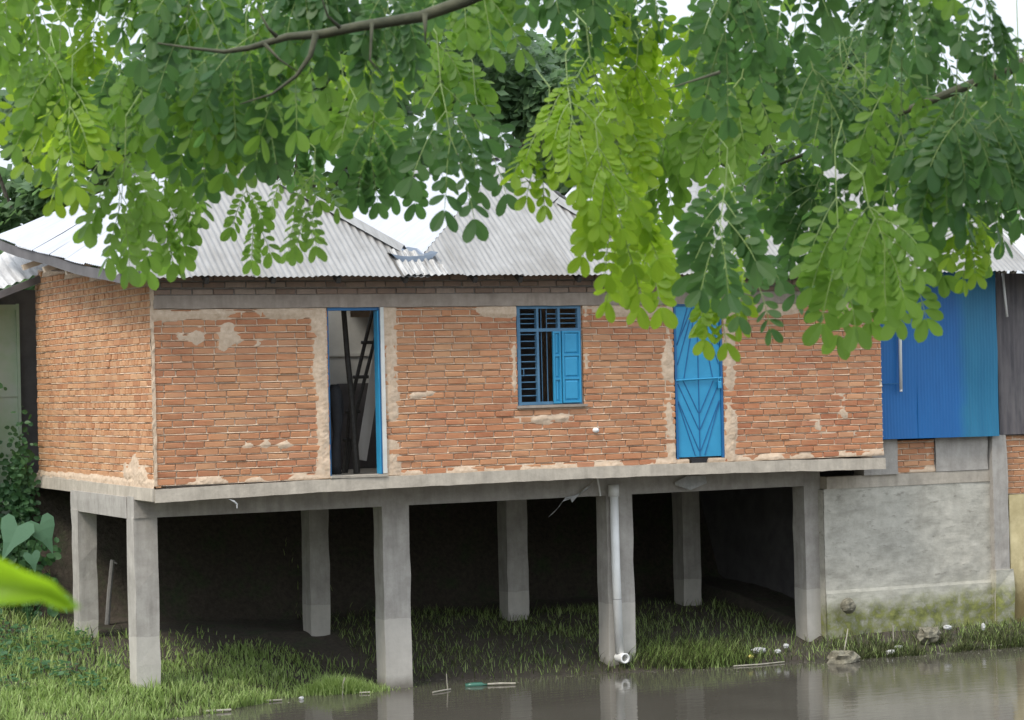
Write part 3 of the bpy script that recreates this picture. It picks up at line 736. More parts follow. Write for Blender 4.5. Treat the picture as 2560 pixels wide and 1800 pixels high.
# ================================================================== ground, water
def VS(u):
    pts=[(-8,-1.6),(-3,-1.2),(-1.2,-.75),(-.3,-.12),(.4,.05),(1.44,.62),(2.2,1.3),(3.1,1.62),(4.2,1.0),(5.67,.62),(6.6,.30),(7.2,.06),(8.2,.05),(8.9,-.22),(9.9,-.34),(11,-.38),(12,-.42),(14,-.6),(22,-1)]
    if u<=pts[0][0]: return pts[0][1]
    for (a,b),(c,d) in zip(pts,pts[1:]):
        if u<=c: return b+(d-b)*(u-a)/(c-a)
    return pts[-1][1]
def ground(u,v):
    vs=VS(u)
    w3=.66-.06*max(0,min(3,u))
    if u>9.2: w3=.66
    t=(v-vs)/(3.0-vs)
    if t<0: h=.22*(v-vs) 
    elif t<1: h=w3*(t**.85)
    else:
        h=w3+.05*(v-3)
        if v>4.3 and u>-.1: h+=2.2*(v-4.3)  # bank steepened below the floor to keep light out from behind
        elif v>7: h+=.9*(v-7)
        if u<-.2: h+=.25*(v-3)*min(1,(-.2-u))
    h=max(-1.2,min(2.5,h))
    h+= .035*nz(u*1.1,v*1.1,3)+.018*nz(u*4,v*4,6) if h>-1 else 0
    wp=H(u,v)
    nb_=max(0,min(1,(9.5-wp.y)/5)); nb_=nb_*nb_*(3-2*nb_)
    return h*(1-nb_)+(2.2+.1*nz(u*.4,v*.4))*nb_
def axis(fine0,fine1,st,far):
    a=[fine0+st*i for i in range(int((fine1-fine0)/st)+1)]
    d=st; x=a[-1]; hi=[]
    while x<far: d*=1.25; x+=d; hi.append(x)
    d=st; x=a[0]; lo=[]
    while x>-far: d*=1.25; x-=d; lo.append(x)
    return lo[::-1]+a+hi
au=axis(-5,15,.12,700); av=axis(-3,8,.12,700)
gv=[(u,v,ground(u,v)) for v in av for u in au]; nu=len(au)
gf=[(j*nu+i,j*nu+i+1,(j+1)*nu+i+1,(j+1)*nu+i) for j in range(len(av)-1) for i in range(nu-1)]
def ground_mat():
    t=NT('bank_soil'); f=t.noise(2.4,8,.7); k=t.noise(18,8,.7); s=t.sep()
    c=t.ramp(k,[(.3,(.035,.028,.020)),(.7,(.085,.068,.05))])
    c=t.mix(t.ramp(f,[(.5,(0,0,0)),(.66,(.7,.7,.7))]),c,t.ramp(k,[(.3,(.025,.045,.016)),(.7,(.06,.085,.03))]))
    wet=t.math('SUBTRACT',1.0,t.math('MULTIPLY',s[2],6.0),True)
    c=t.mix(t.math('MULTIPLY',wet,.6,True),c,(.03,.024,.017))
    t.color(c); t.set(Roughness=.95); t.bump(k,.8,.03); return t.mat
m=MB(); m.add(gv,gf); g=m.build('ground',ground_mat(),None,True); g.location=O; g.rotation_euler=(0,0,TH); tag(g,kind='structure')
def water_mat():
    t=NT('murky_water'); t.color(t.ramp(t.noise(.8,4,.6),[(.3,(.066,.060,.048)),(.7,(.084,.077,.062))])); t.set(Roughness=.035,IOR=1.333)
    n1=t.noise(3.2,4,.55,(1,2.2,1)); n2=t.noise(.9,3,.5)
    t.bump(t.mix(.4,n1,n2),.085,.05); return t.mat
m=MB(); m.add([(-70,-34,0),(90,-34,0),(90,9,0),(-70,9,0)],[(0,1,2,3)]); wt=m.build('pond_water',water_mat()); wt.location=O; wt.rotation_euler=(0,0,TH); tag(wt,kind='structure')

# ---------------------------------------------------------------- grass and ground cover (stuff)
def blade(mb,p,h,wd,lean,az,mi=0):
    p=Vector(p); d=Vector((math.cos(az),math.sin(az),0)); s=Vector((-d.y,d.x,0))*wd
    a=p-s; b=p+s; c=p+d*lean*.45+Vector((0,0,h*.62)); e=p+d*lean+Vector((0,0,h))
    mb.add([a,b,c+s*.75,c-s*.75,e],[(0,1,2,3),(3,2,4)],mi)
gm=MB()
def under(u,v): return 0<u<9.2 and v>.55
for i in range(60000):
    u=rnd(-4.2,3.4); 
    v=VS(u)+rnd(-.22,1)**1*(4.6-VS(u)) if random.random()<.6 else VS(u)+rnd(-.2,1.6)
    if u>2.6 and random.random()<.6: continue
    h=ground(u,v)
    if h<-.06: continue
    dn=1.0
    if under(u,v): dn=.9-.33*max(0,v-.6)-.25*max(0,u-1.6)
    if nz(u*1.6,v*1.6,9)<-.15 and random.random()<.5: continue
    if random.random()>dn: continue
    hh=rnd(.06,.17)*(1.3 if nz(u*1.3,v*1.3,4)>.1 else .8)*(.75 if under(u,v) else 1)*(1.5 if random.random()<.06 else 1)
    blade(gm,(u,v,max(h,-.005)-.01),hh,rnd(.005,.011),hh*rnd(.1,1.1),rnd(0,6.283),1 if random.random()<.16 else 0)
for i in range(22000):     # sparse grass on the muddy bank under the house and by the foundation
    u=rnd(3.3,12.6); v=VS(u)+rnd(-.05,3.3)
    if 9.2<u and v>.46: continue
    q=nz(u*.9,v*.9,14)
    if q<-.05 and random.random()<.6: continue
    if 6.8<u<8.4 and random.random()<.0: continue
    if u<6 and random.random()<.35: continue
    h=ground(u,v); hh=rnd(.04,.15)
    blade(gm,(u,v,h-.01),hh,rnd(.003,.007),hh*rnd(.3,1.1),rnd(0,6.283),1 if random.random()<.55 else 0)  # darker blades paint in the shade under the house
for i in range(2600):     # the clump right of the third column
    u=random.gauss(7.25,.42); v=VS(u)+abs(random.gauss(.1,.45)); h=ground(u,v); hh=rnd(.08,.24)
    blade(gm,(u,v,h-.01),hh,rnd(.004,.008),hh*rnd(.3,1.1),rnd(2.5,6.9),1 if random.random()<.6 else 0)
for i in range(5200):
    u=rnd(9.0,13.2); v=VS(u)+abs(random.gauss(0,.30))-.06
    if v>.45: continue
    if nz(u*1.6,v*2,44)<-.12: continue
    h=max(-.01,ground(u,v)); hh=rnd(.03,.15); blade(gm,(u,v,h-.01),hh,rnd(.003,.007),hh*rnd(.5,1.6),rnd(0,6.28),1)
g=gm.build('grass',[GRASS,DRYGRASS_SHADE]); g.location=O; g.rotation_euler=(0,0,TH); tag(g,'lush green grass covering the bank round the left columns','grass',kind='stuff')
def leafpoly(mb,p,d,nrm,L,W,n=4,mi=0,fold=.15,blunt=.55):
    """small leaf: base p, direction d, face normal nrm"""
    d=Vector(d).normalized(); nrm=Vector(nrm); s=d.cross(nrm)
    if s.length<1e-5: s=d.orthogonal()
    s.normalize(); k=s.cross(d)
    p=Vector(p); prof=[(0,0),(.25,.36*(1.0)),(blunt,.5),(.85,.36),(1,.06)] 
    top=[p+d*L*t+s*W*w_+k*abs(w_)*W*fold for t,w_ in prof]; bot=[p+d*L*t-s*W*w_+k*abs(w_)*W*fold for t,w_ in prof[1:]]
    mid=[p+d*L*t for t,_ in prof[1:]]
    vs=top+bot+mid
    # top 0-4, bot 5-8, mid 9-12
    mb.add(vs,[(0,9,1),(1,9,10,2),(2,10,11,3),(3,11,12,4),(0,5,9),(5,6,10,9),(6,7,11,10),(7,8,12,11)],mi)
gc=MB()
for i in range(2600):
    u=rnd(-2.6,.2)-abs(random.gauss(0,.4)); v=rnd(.6,3.4); 
    if u>-.05: continue
    dd=nz(u*1.4,v*1.4,33)
    if dd<-.1: continue
    h=ground(u,v); z=h+rnd(.04,.26)*(.6+dd)
    az=rnd(0,6.28); L_=rnd(.04,.085)
    leafpoly(gc,(u,v,z),(math.cos(az),math.sin(az),rnd(-.4,.3)),(rnd(-.5,.5),rnd(-.9,.1),1),L_,L_*.8,blunt=.5)
g=gc.build('ground_cover',VINELEAF); g.location=O; g.rotation_euler=(0,0,TH); tag(g,'low round-leaved weeds on the bank left of the rear column','weeds',kind='stuff')
# grass tuft standing in the water by the second column
m=MB()
for i in range(2400):
    u=random.gauss(2.5,.27); v=.72+random.gauss(0,.10)-.12*(u-2.5)
    hh=max(.03,rnd(.08,.28)*(1-abs(u-2.4)/1.0)); blade(m,(u,v,-.015),hh,rnd(.003,.007),hh*rnd(.2,1.2),rnd(0,6.28))
hthing(m,'grass_tuft',GRASS,(2.45,.72,0),'bright green grass tuft rising from the water beside the second column','grass')
# ================================================================== plants by the left edge
def vine():
    root=thing('climbing_vine',H(-.75,4.9,ground(-.75,4.9)),'dark green vine climbing the green wall at the left edge','vine',TH)
    m=MB(); z0=ground(-.75,4.9)
    for i in range(2600):
        z=rnd(0,3.3); u=random.gauss(-.15-.12*z,.16+.05*math.sin(z*3)) ; 
        edge=.55-.16*z+.2*nz(z*1.3,2)
        if u>edge+.25 or u>.62: continue
        v=rnd(-.35,.45); az=rnd(0,6.28); L_=rnd(.06,.13)
        leafpoly(m,(u,v,z),(math.cos(az),math.sin(az)*.5,rnd(-1,-.1)),(rnd(-.6,.4),-1,rnd(-.1,.8)),L_,L_*.75)
    for i in range(900):
        u=random.gauss(.45,.10); z=random.gauss(1.25,.42); v=rnd(-.3,.2)
        if u>.64: u=.64
        az=rnd(0,6.28); L_=rnd(.05,.1); leafpoly(m,(u,v,z),(math.cos(az),math.sin(az)*.5,rnd(-1,.2)),(rnd(-.6,.4),-1,rnd(-.1,.8)),L_,L_*.75)
    for i in range(1500):
        u=rnd(-1.6,.75); z=rnd(-.5,1.1)*(1 if u<.3 else .75); v=rnd(-.6,.3)-.3
        az=rnd(0,6.28); L_=rnd(.06,.14); leafpoly(m,(u,v,z),(math.cos(az),math.sin(az)*.5,rnd(-1,.0)),(rnd(-.6,.4),-1,rnd(-.1,.8)),L_,L_*.75)
    m.build('foliage',VINELEAF,root)
    m=MB()
    for k in range(6):
        x=rnd(-.5,.2); m.tube([(x,.1,-.1),(x+rnd(-.1,.1),.2,1.2),(x+rnd(-.3,.2),.2,2.4),(x+rnd(-.4,.1),.2,3.1)],[.018,.014,.01,.005],5)
    m.build('stem',BARK,root)
vine()
def heart(mb,c,d,nrm,L,W):
    d=Vector(d).normalized(); s=d.cross(Vector(nrm)).normalized(); k=s.cross(d); c=Vector(c)
    out=[(-.02,.0),(-.26,.22),(-.27,.42),(-.05,.55),(.22,.46),(.60,.19),(1.12,0)]
    top=[c+d*L*t+s*W*w_+k*W*(.06*w_-.16*t*t) for t,w_ in out]; bot=[c+d*L*t-s*W*w_+k*W*(.06*w_-.16*t*t) for t,w_ in out[1:-1]]
    mid=[c+d*L*t-k*W*.18*t*t for t in (0,.2,.5)]
    mb.add(top+bot+mid,[(0,12,2,1),(12,13,3,2),(13,14,4,3),(14,6,5,4),(0,7,8,12),(12,8,9,13),(13,9,10,14),(14,10,11,6)][:8] if False else
       [(0,1,2,12),(12,2,3,13),(13,3,4,14),(14,4,5,6),(0,12,8,7),(12,13,9,8),(13,14,10,9),(14,6,11,10)])
tb=(-.55,3.4); tz=ground(*tb)
taro=thing('taro_plant',H(tb[0],tb[1],tz),'taro plant with broad heart-shaped leaves under the left end of the house','plant',TH)
for (lu,lv,lz,du,dz,L_,W_) in ((-.72,3.35,2.02,-.45,-.75,.42,.40),(-.42,3.4,2.03,.35,-.85,.36,.36),(-.56,3.3,1.66,.15,-1,.20,.2),(-.30,2.9,1.12,.3,-.9,.17,.17)):
    b=Vector((lu-tb[0],lv-tb[1],lz-tz)); m=MB(); heart(m,b,(du,-.25,dz),(-.1,-1,.55),L_,W_); lf=m.build('leaf',TAROLEAF,taro)
    m=MB(); m.tube([(rnd(-.05,.05),.25,-.03),b*.55+Vector((0,.22,.15)),b+Vector((0,.03,0))],[.010,.008,.005],6); m.build('stalk',VINELEAF,lf)
# ================================================================== small things on the bank and in the water
m=MB(); m.tube([(.545,3.9,.5),(.60,3.9,1.1),(.65,3.9,1.50)],[.035,.032,.03],8); m.tube([(.645,3.9,1.48),(.70,3.87,1.45)],[.02,.010],6)
hthing(m,'broken_stake',WOOD_SHADED,(.545,3.9,.5),'pale broken stake standing under the house between the two left columns','stake')
def rag(name,mat,pts,w,label,cat):
    m=MB(); vs=[];fs=[]; k=len(pts)
    for i,p in enumerate(pts):
        p=Vector(p); ww=w[i]; tw=nz(i*1.7,w[0]*9)*.8
        for j in range(4):
            t=(j/3-.5)*2; vs.append(p+Vector((t*ww*.6,.03*nz(i*2.1,j*1.7)+tw*t*.04,t*ww*.55+.02*nz(i,j*2))))
    for i in range(k-1):
        for j in range(3): x=i*4+j; fs.append((x,x+1,x+5,x+4))
    n_=len(vs); vs2=[v+Vector((0,.006,0)) for v in vs]
    m.add(vs+vs2,fs+[tuple(n_+i for i in f[::-1]) for f in fs]); hthing(m,name,mat,pts[0],label,cat)
rag('torn_sack',RAGW,[(5.88,.62,2.33),(5.77,.63,2.28),(5.68,.62,2.20),(5.60,.60,2.21),(5.50,.60,2.19),(5.42,.60,2.10),(5.34,.60,2.03),(5.29,.60,1.985)],[.03,.09,.10,.03,.05,.045,.045,.04],'torn grey plastic strip dangling from the beam left of the drain pipe','plastic')
m=MB(); m.tube([(5.72,.61,2.27),(5.86,.60,2.36),(5.95,.6,2.44)],.006,5); hthing(m,'stick',STRAW,(5.72,.61,2.27),'thin stick wedged under the slab edge beside the drain pipe','stick')
m=MB(); vs=[(7.10,.60,2.34),(7.29,.53,2.235),(7.53,.52,2.315),(7.53,.55,2.40),(7.30,.60,2.42),(7.12,.62,2.30),(7.30,.58,2.28),(7.52,.57,2.33)]
m.add(vs,[(0,1,4),(1,2,3,4),(0,5,6,1),(1,6,7,2),(0,4,5),(4,6,5),(4,3,7,6),(2,7,3)]); hthing(m,'cement_bag',RAGW,(7.30,.58,2.24),'grey folded cement bag stuck under the slab below the blue door','bag')
m=MB(); m.tube([(.86,-.03,2.42),(.92,-.035,2.39),(.955,-.03,2.36),(.955,-.03,2.31)],[.005,.012,.011,.006],6); hthing(m,'plastic_scrap',RAGW,(.92,-.03,2.38),'small white plastic scrap hanging from the slab edge near the left corner','scrap')
def lump(name,mat,c,rx,ry,rz,label,cat,fr=2.2,amp=.35):
    m=MB(); vs=[];fs=[]; na,nb_=16,9; sd=rnd(0,40)
    for j in range(nb_+1):
        ph=math.pi*j/nb_-math.pi/2
        for i in range(na):
            t=2*math.pi*i/na; d=Vector((math.cos(t)*math.cos(ph),math.sin(t)*math.cos(ph),math.sin(ph)))
            r=1+amp*(nz(d.x*fr+sd,d.y*fr,d.z*fr)+.5*abs(nz(d.x*5+sd,d.y*5,d.z*5)))
            vs.append((c[0]+d.x*rx*r,c[1]+d.y*ry*r,c[2]+d.z*rz*r))
    for j in range(nb_):
        for i in range(na): fs.append((j*na+i,j*na+(i+1)%na,(j+1)*na+(i+1)%na,(j+1)*na+i))
    m.add(vs,fs); return hthing(m,name,mat,c,label,cat)
lump('sack_heap',SACK,(8.93,-.42,.03),.21,.15,.12,'crumpled beige sack half sunk at the water edge right of the fourth column','sack',2.4,.55)
lump('sack_heap',SACK,(10.55,-.02,.20),.16,.1,.10,'dirty beige sack lying on the bank below the mossy foundation wall','sack',2.4,.55)
lump('rubble_stone',SACK,(9.55,.36,.62),.10,.08,.10,'dark round stone lodged at the foot of the foundation wall beside the fourth column','stone',1.6,.2)
lump('foam_piece',RAGW,(10.98,.14,.26),.06,.04,.03,'white foam piece on the bank below the foundation wall','foam',2,.4)
m=MB(); m.bbox(-.055,.055,-.04,.04,-.025,.03,.01); solo(m,'food_box',RAGW,H(10.0,-.12,.08),'small white food box at the water edge below the foundation wall','box',TH+.5)
m=MB(); m.tube([(0,0,0),(.07,0,.0),(.12,0,.0),(.15,0,0),(.175,0,0)],[.03,.034,.034,.014,.013],10); solo(m,'plastic_bottle',WHITE,H(9.75,-.22,.045),'white plastic bottle lying beside the food box at the water edge','bottle',TH+.2)
m=MB(); m.tube([(-.035,0,0),(.0,0,.01),(.03,0,0)],[.025,.032,.02],8); solo(m,'yellow_cup',YELLOWB,H(7.87,.10,.09),'small yellow plastic cup on the muddy bank below the blue door','cup',TH)
lump('foam_piece',RAGW,(8.35,.22,.12),.045,.03,.03,'white foam lump on the muddy bank left of the fourth column','foam',2,.3)
lump('foam_piece',RAGW,(8.53,.30,.17),.035,.03,.03,'tiny grey foam lump nearest the fourth column','foam',2,.3)
lump('crumpled_bag',RAGW,(8.12,.30,.14),.09,.06,.035,'crumpled grey plastic bag on the muddy bank below the blue door','bag',2,.5)
lump('paper_scrap',RAGW,(11.55,.12,.23),.025,.03,.05,'upright white paper scrap near the right end of the foundation wall','paper',2,.3)
def stick(pts,r,label,mat=STRAW,name='floating_stick',cat='stick'):
    m=MB(); m.tube(pts,r,6); return hthing(m,name,mat,pts[0],label,cat)
stick([(3.36,-.02,.012),(3.55,.06,.016),(3.66,.12,.012)],.009,'short pale stick floating left of the green bottle')
stick([(3.61,.09,.0),(3.605,.10,.10),(3.60,.1,.20)],.006,'thin twig poking upright from the water beside the floating stick',name='twig',cat='twig')
stick([(4.20,.22,.02),(4.36,.18,.02),(4.52,.10,.016)],.012,'pale yellow stick floating between the second and third columns')
m=MB(); m.tube([(-.12,0,.02),(-.03,0,.024),(.08,0,.024),(.11,0,.024),(.15,0,.022)],[.03,.034,.034,.013,.012],10); solo(m,'floating_bottle',GLASSG,H(4.06,.28,-.012),'dark green plastic bottle floating between the second and third columns','bottle',TH-.25,smooth=True)
stick([(.50,.02,.02),(.66,-.05,.022),(.82,-.06,.02)],.013,'bleached stick at the foot of the grass in front of the first column')
stick([(1.18,.52,.014),(1.40,.44,.018),(1.62,.42,.014)],.011,'long pale reed floating right of the first column',name='floating_reed',cat='reed')
lump('foam_piece',RAGW,(1.86,.42,.015),.03,.022,.02,'white foam bead floating at the tip of the pale reed','foam',2,.3)
lump('white_bag',RAGW,(1.52,1.20,.05),.12,.07,.03,'white plastic bag on the bank behind the pale reed','bag',2,.5)
stick([(2.42,.52,.0),(2.44,.53,.12),(2.46,.52,.20)],.010,'pale broken stalk upright in front of the grass tuft',name='reed_stalk',cat='reed')
stick([(2.62,.46,.014),(2.74,.41,.016)],.010,'tiny floating twig right of the pale broken stalk',name='floating_twig',cat='twig')
stick([(7.55,.0,.012),(7.9,-.06,.014),(8.30,-.02,.014)],.008,'thin pale cane lying along the water edge below the blue door',name='floating_cane',cat='cane')
stick([(11.05,-.30,.02),(11.5,-.34,.03)],.012,'bleached stick along the water edge below the shed foundation')
stick([(9.20,-.05,.1),(9.33,.05,.36)],.008,'thin pale stalk upright at the foot of the fourth column',name='reed_stalk',cat='reed')
stick([(10.02,.02,.15),(10.03,.04,.36)],.008,'short white stalk upright below the middle of the foundation wall',name='reed_stalk',cat='reed')
# ================================================================== pale chimney pillar behind the roofs
m=MB(); rough_post(m,-.16,.16,-.16,.16,0,7.62,6,.006); m.bbox(-.2,.2,-.2,.2,7.62,7.72,.02)
solo(m,'concrete_pillar',TAN,Vector((1.78,46,0)),'pale beige concrete pillar rising behind the middle roofs','pillar')
# ================================================================== trees behind the houses
def far_tree(x,y,zc,rx,rz,label,seed,n=15000,dens=1.0,ls=.27):
    random.seed(seed)
    root=thing('background_tree',Vector((x,y,1.5)),label,'tree')
    root['group']='trees behind the houses'
    m=MB(); H0=zc-1.5
    m.tube([(0,0,-1),(.1,0,H0*.35),(-.1,.1,H0*.7),(.05,0,H0)],[.28,.22,.15,.06],8)
    cl=[]
    for k in range(26):
        t=rnd(0,6.28); ph=math.asin(rnd(-.75,1)); r=rnd(.55,1.0)
        c=Vector((math.cos(t)*math.cos(ph)*rx*r,math.sin(t)*math.cos(ph)*rx*r*.8,H0+math.sin(ph)*rz*r)); cl.append((c,rnd(.45,.95)*rx*.38))
        m.tube([(0,0,max(.5,H0*.45+rnd(-1,1))),c*.55+Vector((0,0,H0*.25)),c],[.09,.05,.015],5)
    m.build('trunk',BARKBIG,root)
    f=MB()
    for i in range(n):
        c,r=random.choice(cl); d=Vector((random.gauss(0,1),random.gauss(0,1),random.gauss(0,1))).normalized()*r*random.random()**.4
        d.z*=.7; p=c+d
        q=Vector((random.gauss(0,1),random.gauss(0,1),-.4+random.gauss(0,.6))).normalized(); s=q.orthogonal().normalized(); l=ls*rnd(.7,1.4)
        a=p+q*l
        f.add([p,p+q*l*.5+s*l*.32,a,p+q*l*.5-s*l*.32],[(0,1,2,3)])
    f.build('crown',BGLEAF,root)
far_tree(-9.1,48,6.9,2.6,3.3,'dark leafy tree behind the huts, at the far left',1)
far_tree(-5.2,54,8.4,3.6,4.2,'broad tree rising behind the left roof',2)
far_tree(-.7,52,7.3,3.4,4.4,'round green tree behind the middle roof ridge',3)
far_tree(2.8,55,7.2,3.0,2.8,'green tree behind the beige pillar',4)
far_tree(7.2,56,8.2,3.5,3.8,'dense tree rising behind the right roofs',5)
far_tree(11.5,58,7.6,3.0,3.2,'dark tree behind the weathered shed, at the far right',6)

